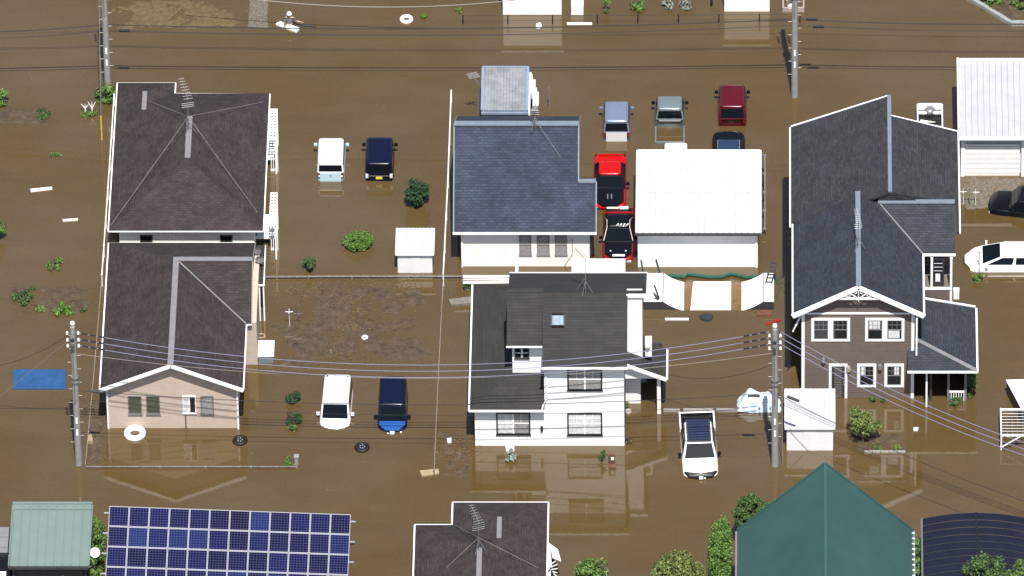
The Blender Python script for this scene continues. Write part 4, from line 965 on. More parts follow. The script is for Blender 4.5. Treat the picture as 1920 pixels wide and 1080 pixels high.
    for f0, f1 in sp:
        ya0, ya1 = lerp(a0,b0,f0), lerp(a0,b0,f1); yb0, yb1 = lerp(a1,b1,f0+.01), lerp(a1,b1,f1-.01)
        part('side_window', quad_on((w0,ya0,zA),(w0,ya1,zA),(w1,yb1,zB),(w1,yb0,zB)), M[glass], t)
        part('side_window', quad_on((-w0,ya1,zA),(-w0,ya0,zA),(-w1,yb0,zB),(-w1,yb1,zB)), M[glass], t)
    if gate:
        k = MB(); k.box(-hw+.2,hw-.2,yR-.03,yR+.012,.3,belt-.02); part('tailgate', k, M[gate], t, bevel=.015)
    if lid:
        k = MB(); k.slab([(-hw+.14,yR-.12,trunk_h+.01),(hw-.14,yR-.12,trunk_h+.01),(hw-.14,yB+.02,trunk_h+.04),(-hw+.14,yB+.02,trunk_h+.04)], .03); part('boot_lid', k, M[lid], t)
    if hoodm:
        k = MB(); h = hw-.12; 
        k.slab([(-h*.5,yF+.03,hood_h-.03),(h*.5,yF+.03,hood_h-.03),(h,yF+.14+nose*.9,hood_h+.03),(h,yA+.02,hood_h+.065),(-h,yA+.02,hood_h+.065),(-h,yF+.14+nose*.9,hood_h+.03)], .03); part('hood', k, M[hoodm], t)
    else:
        k = MB(); h = hw-.16; k.slab([(-h,yF+.30+nose*.5,hood_h-.035),(h,yF+.30+nose*.5,hood_h-.035),(h,yA-.02,hood_h+.035),(-h,yA-.02,hood_h+.035)], .02); part('hood', k, B, t, bevel=.01)
    for s in (-1,1):
        if mirrors:
            k = MB(); k.box(s*(hw-.02),s*(hw+.17),yA+.28,yA+.40,belt-.02,belt+.16); part('mirror', k, M['paint_black'] if mirrors == 'b' else B, t, bevel=.03)
        k = MB(); z = hood_h-.36; k.box(s*(hw-.40),s*(hw-.14),yF-.012+nose*.62,yF+.10+nose*.62,z-.07,z+.07); part('headlight', k, M[lamps], t, bevel=.02)
        if tl_side:
            k = MB(); z = trunk_h if trunk else belt; k.box(s*(hw-.21),s*(hw-.06),yR-.05,yR+.014,z-.30,z-.02); part('tail_light', k, M[tails], t, bevel=.015)
    k = MB(); k.box(-hw*.3,hw*.3,yF-.012,yF+.03,hood_h-.48,hood_h-.30); part('grille', k, M['black_metal'], t)
    if plate:
        k = MB(); z = trunk_h-.25 if trunk else belt-.28; k.box(-.17,.17,yR+.002,yR+.018,z-.08,z+.08); part('number_plate', k, M[plate], t)
    # place: px,py is the near lower waterline centre
    base = P(px, py, 0); d = Vector((math.sin(heading), -math.cos(heading), 0))        # forward direction
    t.location = (base.x, base.y, -sink)
    if anchor == 'near':
        t.location.y = base.y + abs(math.cos(heading))*L/2 + abs(math.sin(heading))*W/2
    t.rotation_euler = (pitch, roll, heading)
    return t
PI = math.pi
c = car('parked_car', 'boxy small car with white roof and pale blue tailgate, half submerged', 'car', 620, 340, PI, L=3.2, W=1.52, hood=.65, hood_h=.85, sink=.50, belt=1.10, body='paint_skyblue', roof='paint_white', cabin='paint_white', rs=.1, ws=.35, gate='paint_skyblue', rw=.09)
k = MB(); k.box(-.05,.05,1.612,1.63,.88,.93); part('badge', k, M['aluminium'], c)
for s in (-1,1): k = MB(); k.box(s*.60-.05,s*.60+.05,1.61,1.63,.82,.92); part('tail_lens', k, M['lamp_clear'], c)
c = car('parked_van', 'boxy navy blue minivan seen from behind with a yellow number plate', 'van', 711, 341, PI, L=3.2, W=1.54, H=1.70, hood=.55, hood_h=.85, sink=.52, belt=1.08, body='paint_navy', rs=.08, ws=.35, plate='plate_yellow', tails='lamp_clear', mirrors='b', rw=.10)
for i in range(5): k = MB(); k.box(-.5+i*.25-.02,-.5+i*.25+.02,-.5,1.3,1.715,1.73); part('roof_rib', k, M['paint_navy'], c)
k = MB(); k.box(-.6,.6,1.605,1.625,.92,.95); part('trim_strip', k, M['aluminium'], c)
c = car('parked_van', 'white minivan facing the camera beside a darker blue one', 'van', 629, 807, 0, L=3.45, W=1.62, H=1.76, hood=.62, hood_h=.95, sink=.80, body='paint_white', ws=.50, rs=.12, lamps='lamp_dark', nose=.35)
c.rotation_euler.z = R(-2)
for s in (-1,1): k = MB(); k.box(s*.52-.04,s*.52+.04,1.35,1.45,1.765,1.785); part('roof_mark', k, M['paint_black'], c)
c = car('parked_van', 'blue-bonneted dark navy minivan facing the camera', 'van', 735, 812, 0, L=3.5, W=1.56, H=1.76, hood=.62, hood_h=.97, sink=.78, body='paint_navy', hoodm='paint_blue', ws=.50, rs=.12, mirrors='b', nose=.30, rail='paint_navy')
k = MB(); k.box(-.1,.12,-1.84,-1.70,.72,.86); k.box(-.25,-.17,-1.82,-1.74,.72,.80); k.box(.42,.5,-1.74,-1.66,.74,.82); part('bumper_chrome', k, M['white_trim'], c)
c = car('parked_car', 'light blue-grey small four-wheel drive seen from behind, left of the grey pickup', 'car', 1156, 265, PI, L=2.95, W=1.5, H=1.7, hood=.7, hood_h=.85, sink=.5, belt=1.12, body='paint_silver', rs=.22, ws=.35, rail='paint_silver', gate='paint_silver_light')
c = car('parked_car', 'dark wine red wagon seen from behind, farthest right of the parked row', 'car', 1373, 238, PI, L=3.1, W=1.54, H=1.75, hood=.6, hood_h=.85, belt=1.12, sink=.58, rs=.28, ws=.35, tl_side=True, mirrors='b', tails='paint_wine', body='paint_wine')
c = car('parked_car', 'dark navy coupe half hidden behind the white garage roof', 'car', 1366, 355, 0, L=4.25, W=1.76, H=1.30, hood=1.4, hood_h=.84, belt=.90, sink=.42, body='paint_black', roof='paint_steelblue', hoodm='paint_black', rs=.45, ws=.7, trunk=.7, trunk_h=.90, tl_side=False, rail='aluminium', rw=.24, mirrors='b')
c = car('parked_van', 'white van roof just showing behind the top edge of the white garage', 'van', 1267, 356, PI, L=3.4, W=1.46, H=1.85, hood=.4, sink=.75, body='paint_white', rs=.1, ws=.4)
c = car('parked_car', 'bright red coupe with a black bonnet, beside the blue-roofed cottage', 'car', 1143, 397, 0, L=4.2, W=1.74, H=1.26, hood=1.3, hood_h=.80, belt=.85, sink=.38, body='paint_red', hoodm='paint_black', ws=.75, rs=.3, trunk=.75, trunk_h=.86, rw=.28, lamps='lamp_dark', mirrors='b', cabin='paint_black', nose=.25)
for s in (-1,1): k = MB(); k.box(s*.10-.03,s*.10+.03,-1.60,-1.25,.845,.875); part('bonnet_vent', k, M['aluminium'], c)
k = MB(); k.box(-.62,.62,1.85,1.95,.92,.97); part('rear_spoiler', k, M['paint_red'], c, bevel=.02)
c = car('rally_car', 'black topped red rally car with white slashes on the roof, nose to the white shed', 'car', 1159, 494, 0, L=4.0, W=1.66, H=1.33, hood=1.15, hood_h=.82, belt=.86, sink=.42, body='paint_darkred', roof='paint_black', hoodm='paint_black', cabin='paint_black', ws=.8, rs=.6, trunk=.4, trunk_h=.9, rw=.22, lamps='lamp_clear', lid='paint_black', mirrors='b')
for i in range(4): k = MB(); k.slab([(-.1+i*.17,-.02,1.36),(-.03+i*.17,-.02,1.36),(.04+i*.17,.12,1.365),(-.03+i*.17,.12,1.365)], .01); part('roof_stripe', k, M['white_trim'], c)
for s in (-1,1): k = MB(); k.tube([(s*.76,-.72,.9),(s*.59,-.05,1.28),(s*.60,.5,1.28),(s*.74,1.2,.92)], .018, 5); part('pillar_trim', k, M['vinyl_pink'], c)
k = MB(); k.box(-.62,.0,1.80,1.90,.95,.99); k.box(.05,.5,1.76,1.93,.95,1.02); part('rear_spoiler', k, M['white_trim'], c)
k = MB(); k.box(-.30,.35,-1.88,-1.74,.80,.83); part('nose_strip', k, M['white_trim'], c)
for s in (-1,1): k = MB(); k.lathe((s*.4,-1.5,.86),[(.05,-.01),(.04,.02)],8); part('bonnet_pin', k, M['lamp_clear'], c)
def bedbox(t, y0, y1, hw, zr, m, liner=None, wall=.09, floor=.75):
    k = MB(); k.box(-hw,-hw+wall,y0,y1,.3,zr); k.box(hw-wall,hw,y0,y1,.3,zr); k.box(-hw+wall,hw-wall,y1-wall,y1,.3,zr-.03); part('bed', k, M[m], t, bevel=.02)
    if liner:
        k = MB(); k.box(-hw+wall+.005,hw-wall-.005,y0,y1-wall-.005,floor-.05,floor); k.box(-hw+wall+.002,-hw+wall+.03,y0,y1-wall,floor+.001,zr-.05); k.box(hw-wall-.03,hw-wall-.002,y0,y1-wall,floor+.001,zr-.05); k.box(-hw+wall+.032,hw-wall-.032,y1-wall-.03,y1-wall-.002,floor+.001,zr-.06)
        k.box(-hw+.3,hw-.3,y0+.002,y0+.05,floor+.001,zr+.35)
        part('bed_liner', k, M[liner], t)
c = car('pickup_truck', 'white pickup truck with a black slatted roof rack and black bonnet grille', 'pickup truck', 1311, 900, R(3), L=3.7, W=1.86, H=1.80, hood=1.25, hood_h=1.10, belt=1.15, sink=.88, body='paint_white', ws=.70, rs=.15, rw=.22, lamps='lamp_dark', mirrors='b', tl_side=False, nose=.32)
bedbox(c, 1.851, 3.15, .92, 1.18, 'paint_white', 'black_metal', floor=.95)
k = MB(); k.tube([(-.7,2.0,1.2),(-.62,2.02,1.72),(.62,2.02,1.72),(.7,2.0,1.2)], .045, 6); k.tube([(-.62,2.02,1.72),(-.7,2.7,1.22)], .035, 5); k.tube([(.62,2.02,1.72),(.7,2.7,1.22)], .035, 5); part('roll_bar', k, M['black_metal'], c)
k = MB(); k.box(-.62,-.57,.05,1.65,1.86,1.92); k.box(.57,.62,.05,1.65,1.86,1.92); k.box(-.6,.6,.0,.05,1.86,1.92); k.box(-.56,.56,.06,1.64,1.83,1.85); rk = part('roof_rack', k, M['dark_grey'], c)
for i in range(8): k = MB(); yy = .18+i*.2; k.box(-.56,.56,yy-.068,yy+.068,1.875,1.905); part('rack_slat', k, M['rack_blue'], rk)
k = MB(); k.slab([(-.84,-1.44,1.10),(-.62,-1.76,1.04),(0,-1.90,1.02),(.62,-1.76,1.04),(.84,-1.44,1.10),(.6,-1.55,1.14),(0,-1.66,1.13),(-.6,-1.55,1.14)], .14); part('front_guard', k, M['black_metal'], c)
k = MB(); k.box(-.10,.10,-1.93,-1.84,.94,1.07); k.box(.14,.24,-1.90,-1.84,.95,1.0); part('emblem', k, M['white_trim'], c)
c = car('pickup_truck', 'grey double-cab pickup whose open bed is filled with flood water', 'pickup truck', 1256, 240, PI, L=2.25, W=1.62, H=1.65, hood=.6, hood_h=.85, belt=1.08, ws=.35, rs=.20, sink=.50, rw=.15, body='paint_grey', mirrors='b', tl_side=False, rail='paint_grey')
bedbox(c, 1.126, 2.45, .79, .66, 'paint_grey')
k = MB(); k.box(-.58,.58,1.10,1.20,.98,1.06); part('rear_ledge', k, M['aluminium'], c, bevel=.02)
k = MB()
for xx in (-.22,.22): k.slab([(xx-.015,1.13,1.12),(xx+.015,1.13,1.12),(xx+.015,.96,1.5),(xx-.015,.96,1.5)], .03, up=(0,-1,0))
part('window_bar', k, M['aluminium'], c)
# right side vehicles
c = car('parked_car', 'black sport utility vehicle nosing in from the right edge over gravel', 'car', 1932, 410, R(-90), L=4.4, W=1.8, H=1.70, hood=1.1, hood_h=1.1, belt=1.1, sink=.75, body='paint_black', ws=.5, rs=.2, rw=.15)
c.rotation_euler.z = R(-99)
c = car('parked_car', 'white hatchback sedan pointing left, water up to its sills', 'car', 1888, 511, R(-90), L=4.5, W=1.76, H=1.42, hood=.85, hood_h=.90, belt=.93, sink=.50, body='paint_white', ws=1.15, rs=1.0, trunk=.12, rw=.26, nose=.55)
def small_truck():
    b = P(1744,236,0); t = thing('flatbed_truck', 'small white flatbed truck full of dark debris, partly behind the grey roof ridge', 'truck', (b.x,b.y,0))
    x0, x1 = P(1719,200,.8).x, P(1768,200,.8).x; y0 = P(1744,262,.8).y; y1 = P(1744,193,.8).y
    k = MB(); k.box(x0,x0+.08,y0,y1,-.6,.75); k.box(x1-.08,x1,y0,y1,-.6,.75); k.box(x0+.08,x1-.08,y1-.1,y1,-.6,.8); part('truck_bed', k, M['paint_white'], t, bevel=.02)
    ym = y1-.62; k = MB(); k.box(x0+.08,x1-.08,ym-.10,ym,.62,.74); k.box(x0+.08,x1-.08,ym+.28,ym+.34,.66,.74); part('cross_bar', k, M['paint_white'], t)
    k = MB(); k.lathe(((x0+x1)/2,ym+.12,.6),[(.3,.0),(.28,.16),(.18,.24),(.0,.26)],10); part('engine_cover', k, M['aluminium'], t, smooth=True)
    k = MB(); k.box(x0+.081,x1-.081,ym-.8,y1-.11,-.2,.25); part('cab_floor', k, M['black_metal'], t)
    k = MB(); k.slab([(x0+.12,ym-.62,.45),(x0+.5,ym-.5,.42),(x1-.4,ym-.46,.4),(x0+.2,ym-.35,.46)], .05); part('loose_board', k, M['ply_white'], t)
    k = MB(); k.box(x0+.081,x1-.081,y0,ym-.801,-.3,.45); part('bed_floor', k, M['wood_grey'], t)
    r_ = random.Random(8)
    for i in range(22):
        k = MB(); cx_, cy_ = r_.uniform(x0+.2,x1-.3), r_.uniform(y0+.1,ym-.9); a = r_.uniform(0,3); d = Vector((math.cos(a),math.sin(a)*.6,r_.uniform(-.1,.15)))*r_.uniform(.2,.5)
        k.beam(Vector((cx_,cy_,.5))-d, Vector((cx_,cy_,.5))+d, r_.uniform(.05,.14), .05); part('debris', k, M[('wood_grey','black_metal','dark_grey','ply_white','wood_grey','concrete')[i%6]], t)
small_truck()

# ================================================================== FLOATING THINGS
def ring_float(px, py, Rr, r, m, label, name='swim_ring', cat='swim ring', tuberings=False):
    c = P(px, py, 0); k = MB(); k.torus((c.x,c.y,r*.35), Rr, r, 32, 12); o = solo(name, k, M[m], label, cat, (c.x,c.y,0), smooth=True)
    return o
ring_float(253,814,.41,.165,'vinyl_white','large white swim ring against the pink gable wall')
ring_float(762,37,.255,.11,'vinyl_pink','pale pink swim ring floating behind the fence line at the top')
ring_float(684,633,.125,.05,'vinyl_white','tiny white ring float over the muddy patch','ring_float','ring')
def tyre(px, py, label):
    c = P(px, py, 0); t = thing('loose_wheel', label, 'wheel', (c.x,c.y,0), 'loose wheels floating in the yard')
    k = MB(); k.torus((c.x,c.y,.04), .29, .105, 30, 10, squash=.95); part('tyre', k, M['rubber'], t, smooth=True)
    k = MB(); k.lathe((c.x,c.y,.04), [(.20,-.03),(.20,.05),(.16,.03),(.09,.05),(.0,.06)], 16); part('rim', k, M['rim'], t, smooth=True)
    for i in range(5):
        a = i*1.2566; k = MB(); k.lathe((c.x+.12*math.cos(a),c.y+.12*math.sin(a),.09),[(.018,-.02),(.018,.02)],6); part('wheel_nut', k, M['lamp_clear'], t)
tyre(450,827,'black loose wheel afloat at the corner of the pink gable')
tyre(679,840,'black loose wheel afloat below the two parked minivans')
def floatbox(name, corners, z, th, m, label, cat, bevel=0):
    pts = [P(x, y, z) for x, y in corners]; k = MB(); k.slab(pts, th); c = sum(pts, Vector())/len(pts)
    return solo(name, k, M[m], label, cat, (c.x,c.y,0), bevel=bevel)
floatbox('blue_mat', [(25,692),(123,692),(123,728),(25,728)], .10, .18, 'blue_sheet', 'rectangular blue sheet-covered mat floating left of the utility pole', 'mat', .02)
floatbox('plank', [(57,354),(97,350),(98,354),(58,359)], .06, .1, 'ply_white', 'longer white plank drifting at the left edge', 'plank')
floatbox('plank', [(117,411),(146,409),(146,412),(118,414)], .06, .1, 'ply_white', 'shorter white plank drifting left of the brown roofs', 'plank')
floatbox('plank', [(1247,596),(1291,596),(1291,599),(1247,599)], .06, .1, 'ply_white', 'white plank drifting in front of the skate ramp', 'plank')
floatbox('plank', [(1063,42),(1110,42),(1110,45),(1063,45)], .06, .1, 'ply_white', 'white plank drifting by the top fence below the planter', 'plank')
floatbox('pallet', [(787,882),(822,879),(823,887),(791,892)], .10, .14, 'wood_pale', 'pale broken wood board at the foot of the long yard fence', 'board')
floatbox('pallet', [(1420,582),(1447,581),(1446,590),(1418,591)], .10, .14, 'wood_red', 'reddish wooden pallet afloat under the right end of the ramp', 'pallet')
floatbox('timber', [(841,561),(888,555),(890,567),(845,571)], .14, .2, 'wood_grey', 'weathered grey timber beam sticking out beside the white house roof', 'timber')
floatbox('grey_bin_lid', [(1311,592),(1322,587),(1337,590),(1334,598),(1326,601),(1314,597)], .10, .14, 'slate_shingle_blue', 'crumpled grey sheet floating in front of the ramp', 'sheet')
floatbox('red_tray', [(1450,600),(1463,597),(1464,600),(1451,604)], .10, .1, 'red_plastic', 'red plastic strip floating at the head of the right utility pole', 'debris')
floatbox('red_tray', [(1436,604),(1444,602),(1446,607),(1438,609)], .08, .08, 'red_plastic', 'small broken red plastic piece left of the red strip', 'debris')
floatbox('foam_sheet', [(948,836),(964,836),(964,844),(949,844)], .10, .1, 'ply_white', 'small white panel floating against the white house front', 'panel')
floatbox('white_foam', [(838,822),(846,820),(846,828),(839,829)], .10, .1, 'vinyl_white', 'white foam scrap in the debris left of the white house', 'foam')
floatbox('white_foam', [(1713,801),(1722,801),(1721,806),(1713,806)], .08, .1, 'vinyl_white', 'small white foam block adrift before the brown house porch', 'foam')
floatbox('white_foam', [(1006,44),(1013,42),(1016,47),(1011,51),(1005,49)], .14, .14, 'vinyl_white', 'round white basin floating below the top white building', 'basin')
floatbox('orange_crate', [(166,815),(172,814),(174,826),(165,827)], .25, .3, 'wood_pale', 'orange-tan wooden box by the left fence corner', 'box')
def misc():
    c = P(499,668,.0); x0, x1 = P(484,660,.6).x, P(513,660,.6).x; y0 = P(499,667,.5).y; y1 = P(499,637,.65).y
    t = thing('chest_freezer', 'pale blue-grey boxy tank with a sloping lid beside the pink bungalow', 'box', (c.x,y0,0))
    k = MB(); k.box(x0,x1,y0,y1,-.6,.48); part('tank', k, M['blue_cap'], t, bevel=.03)
    k = MB(); k.slab([(x0-.02,y0-.03,.5),(x1+.02,y0-.03,.5),(x1+.02,y1,.62),(x0-.02,y1,.62)], .06); part('lid', k, M['tarp_white'], t, bevel=.015)
    c = P(476,680,.0); k = MB(); k.box(c.x-.2,c.x+.2,c.y,c.y+.3,-.6,.9); k.lathe((c.x,c.y-.01,.5),[(.001,-.01),(.001,.01)],6); solo('outdoor_unit', k, M['ply_white'], 'white outdoor unit standing by the wall of the pink bungalow', 'outdoor unit', (c.x,c.y,0), bevel=.02)
    k = MB(); q = [P(478,627,.1),P(495,626,.1),P(496,633,.1),P(480,634,.1)]; 
    for i in range(4): k.beam(q[i], q[(i+1)%4], .06, .06)
    solo('crate_frame', k, M['wood_pale'], 'open orange-tan rectangular frame floating above the blue-grey tank', 'frame', q[0])
    # brown mailbox chair
    c = P(1147,873,0); t = thing('letter_box', 'brown letter box stand poking out of the reflection of the white house', 'letter box', (c.x,c.y,0))
    k = MB(); k.box(c.x-.17,c.x+.17,c.y,c.y+.12,-.6,.72); part('panel', k, M['wood_red'], t, bevel=.02); k = MB(); k.box(c.x-.17,c.x+.22,c.y-.28,c.y-.01,-.5,.14); part('base', k, M['wood_red'], t, bevel=.02)
    k = MB(); k.box(c.x-.04,c.x+.12,c.y-.012,c.y-.001,.38,.58); part('notice', k, M['ply_white'], t)
    # tarp
    rr = random.Random(12); outline = [(1393,730),(1420,728),(1440,742),(1452,756),(1462,762),(1459,772),(1430,774),(1382,773),(1388,764)]
    k = MB(); nx, ny = 22, 16; a = P(1382,774); b = P(1464,728, .0); vs = []; ok = {}
    ctr = (1424,755)
    for j in range(ny+1):
        for i in range(nx+1):
            u = i/nx; v = j/ny; x = a.x+(b.x-a.x)*u; y = a.y+(b.y-a.y)*v*.55
            e = min(u*4, (1-u)*3.5, v*3, (1-v)*3, 1); lean = (1 - .55*u if v > .3 else 1)
            h = 1.5*lean*max(0,min(1,e))*(.55+.45*v) + noise.noise(Vector((x*2.2,y*2.6,4)))*.16 + abs(noise.noise(Vector((x*5,y*5,1))))*.08
            vs.append((x+noise.noise(Vector((u*4,v*4,9)))*.1, y, max(-.04,h)-.02))
    fs = [(j*(nx+1)+i, j*(nx+1)+i+1, (j+1)*(nx+1)+i+1, (j+1)*(nx+1)+i) for j in range(ny) for i in range(nx)]
    k.add(vs, fs); c = P(1424,760); solo('tarpaulin', k, M['tarp_blue'], 'crumpled light blue tarpaulin heaped at the foot of the utility pole', 'tarp', (c.x,c.y,0), smooth=True)
    # right edge covered boat/box and gate
    x0 = P(1886,712,1.0).x; y1 = P(1890,712,1.0).y; y0 = P(1900,768,.9).y; t = thing('covered_trailer', 'white-covered box with a dark side at the right edge above the lattice gate', 'trailer', (x0+1,y0,0))
    k = MB(); k.slab([(x0,y1,1.0),(x0+.75,y0,1.0),(x0+2.6,y0,1.1),(x0+2.6,y1,1.1)], .08); part('cover', k, M['tarp_white'], t)
    k = MB(); k.slab([(x0+.05,y1-.02,.9),(x0+.75,y0+.05,.9),(x0+2.5,y0+.05,.9),(x0+2.5,y1-.05,.9)], 1.4); part('box', k, M['dark_grey'], t)
    t = thing('steel_gate', 'white steel lattice gate leaning at the right edge', 'gate', tuple(P(1890,843)))
    p0 = P(1877,843,0); xA = p0.x; xB = xA+2.0; zt = .0
    k = MB(); y0 = p0.y; yT = P(1880,770,.8).y
    k.tube([(xA,y0,-.4),(xA,y0,1.0)], .045, 6); k.tube([(xA,yT,-.4),(xA,yT,.95)], .045, 6); k.tube([(xA,yT,.9),(xB,yT,.9)], .04, 6); k.tube([(xA,y0,.95),(xB,y0,.95)], .045, 6); k.tube([(xA,y0,.15),(xB*.5+xA*.5,y0,.9)], .035, 6); k.tube([(xA,y0,.95),(xA,yT,.9)], .04, 6); part('gate_frame', k, M['white_trim'], t)
    for i in range(9): k = MB(); f = (i+.5)/9; yy = y0+(yT-y0)*f; zz = .95-.05*f; k.tube([(xA,yy,zz),(xB,yy,zz)], .016, 4); part('bar', k, M['aluminium'], t)
    for i in range(7): k = MB(); xx = xA+.28*(i+1); k.tube([(xx,y0,.95),(xx,yT,.9)], .012, 4); part('bar', k, M['aluminium'], t)
    # low concrete fence east of the white house
    for i, (a, b) in enumerate(((1244,1275),(1281,1337),(1343,1386))):
        A = P(a,768,.18); B = P(b,768,.18); k = MB(); k.box(A.x,B.x,A.y,A.y+.12,-.8,.18); solo('low_wall', k, M['concrete'], ('short concrete wall block right beside the porch post', 'middle concrete wall block behind the white pickup', 'concrete wall block running under the blue tarpaulin')[i], 'wall', A, bevel=.02)
    # clothes poles / crosses in the muddy yard
    for i, (px, py, h, m, lab) in enumerate(((1806,384,1.1,'ply_white','leftmost pole hung with white tags on the gravel by the right garage'),(1818,386,1.2,'wood_grey','dark middle pole with a cross bar on the gravel by the right garage'),(1829,385,1.1,'ply_white','rightmost of the three poles on the gravel by the right garage'),(543,612,1.2,'white_trim','thin pole with a white cross top in the muddy yard'),(560,610,1.0,'wood_grey','thin pole left standing between the crosses in the muddy yard'),(541,648,.8,'wood_grey','short pole with a white sprinkler head in the muddy yard'),(558,652,.8,'wood_grey','short pole nearest the blue-grey tank in the muddy yard'))):
        c = P(px, py, 0); k = MB(); k.tube([(c.x,c.y,-.5),(c.x,c.y,h)], .018, 5); k.tube([(c.x-.2,c.y,h-.2),(c.x+.2,c.y,h-.2)], .018, 5); k.tube([(c.x,c.y-.15,h-.2),(c.x,c.y+.15,h-.2)], .018, 5); solo('clothes_pole', k, M[m], lab, 'pole', (c.x,c.y,0))
    # pole with sign near the suv
    c = P(1030,203,0); k = MB(); k.tube([(c.x,c.y,-.5),(c.x,c.y,1.4)], .035, 6); solo('short_post', k, M['aluminium'], 'thin grey post standing in the water right of the corrugated shed', 'post', (c.x,c.y,0))
    c = P(1836,512,0); k = MB(); k.tube([(c.x,c.y,-.5),(c.x,c.y,1.35)], .02, 5); k.lathe((c.x,c.y,1.4),[(.02,-.06),(.07,0),(.02,.06)],8); solo('garden_lamp', k, M['aluminium'], 'thin garden lamp post in front of the white hatchback nose', 'lamp', (c.x,c.y,0))
    # small pillar with lamp at the end of front fence
    c = P(556,872,0); k = MB(); k.box(c.x-.1,c.x+.1,c.y,c.y+.2,-.5,.45); k.box(c.x-.13,c.x+.13,c.y-.03,c.y+.23,.46,.55); solo('gate_pillar', k, M['concrete'], 'small capped gate pillar at the right end of the front fence', 'pillar', (c.x,c.y,0), bevel=.01)
    # planters
    c = P(1178,773,0); k = MB(); k.lathe((c.x,c.y,0),[(.12,-.1),(.17,.12),(.13,.10),(.13,.04)],14); solo('flower_pot', k, M['terracotta'], 'pale round flower pot at the porch corner of the white house', 'flower pot', (c.x,c.y,0), smooth=True)
    a = P(1071,28,0); b = P(1094,28,0); zp = Q(1080,12,a.y).z; k = MB(); k.box(a.x,b.x,a.y,a.y+1.4,-.6,zp); solo('white_planter', k, M['white_trim'], 'tall white planter box with a green shrub behind the top fence', 'planter', (a.x,a.y,0), bevel=.01)
    a = P(1620,850,0); b = P(1698,850,0)
    for i in range(5):
        s = (b.x-a.x)/5; k = MB(); k.box(a.x+i*s+.01,a.x+(i+1)*s-.01,a.y,a.y+.13,-.4,.10+.015*(i%2)); solo('kerb_stone', k, M['concrete'], ('leftmost','second','middle','fourth','rightmost')[i]+' pale kerb stone of the little garden bed below the tree', 'kerb stone', (a.x+i*s,a.y,0), group='kerb stones of the garden bed', bevel=.015)
    pts = [(1815,-8),(1838,5),(1866,22),(1895,40),(1935,40)]
    n_ = 0
    for (xa, ya), (xb, yb_) in zip(pts, pts[1:]):
        A = P(xa,ya,.25); B = P(xb,yb_,.25); k = MB(); k.beam(A-Vector((0,0,.3)), B-Vector((0,0,.3)), .22, .62)
        solo('kerb_block', k, M['stone_block'], ('topmost','second','third','lowest')[n_]+' grey stone block edging the garden in the top right corner', 'kerb stone', A, group='stone blocks edging the corner garden', bevel=.02); n_ += 1
misc()

# top buildings ------------------------------------------------------------
def topbox(px0, px1, py, h, label, m='white_panel', n=3):
    a = P(px0,py); b = P(px1,py); t = thing('outbuilding', label, 'building', ((a.x+b.x)/2,a.y,0))
    k = MB(); k.box(a.x,b.x,a.y,a.y+4,-1,h); part('wall', k, M[m], t)
    for i in range(n): s = (b.x-a.x)/n; k = MB(); k.box(a.x+i*s+.008,a.x+(i+1)*s-.008,a.y-.02,a.y-.001,-.5,h-.1); part('wall_panel', k, M[m], t)
    k = MB(); k.box(a.x-.1,b.x+.1,a.y-.15,a.y+4.1,h,h+.1); part('roof', k, M[m], t)
topbox(943,1053,27,2.4,'plain white outbuilding reflected in the water at the top centre')
topbox(1358,1443,21,2.2,'smaller cream white outbuilding at the top beside the utility pole','cream_wall',2)
t = thing('garden_tray', 'pinkish square tray full of garden odds and ends behind the right roadside pole', 'tray', tuple(P(1486,18)))
a = P(1467,20,.1); b = P(1508,20,.1); k = MB(); k.box(a.x,b.x,a.y,a.y+.08,-.4,.3); k.box(a.x,a.x+.08,a.y+.08,a.y+1.3,-.4,.3); k.box(b.x-.08,b.x,a.y+.08,a.y+1.3,-.4,.3); part('rim', k, M['terracotta'], t)
for i in range(12):
    k = MB(); r_ = random.Random(i); c = Vector((r_.uniform(a.x+.15,b.x-.15), a.y+r_.uniform(.15,1.2), .1)); k.box(c.x-.06,c.x+.07,c.y-.05,c.y+.05,-.1,.22+.1*r_.random()); part('pot', k, M[('wood_grey','ply_white','dark_grey')[i%3]], t)

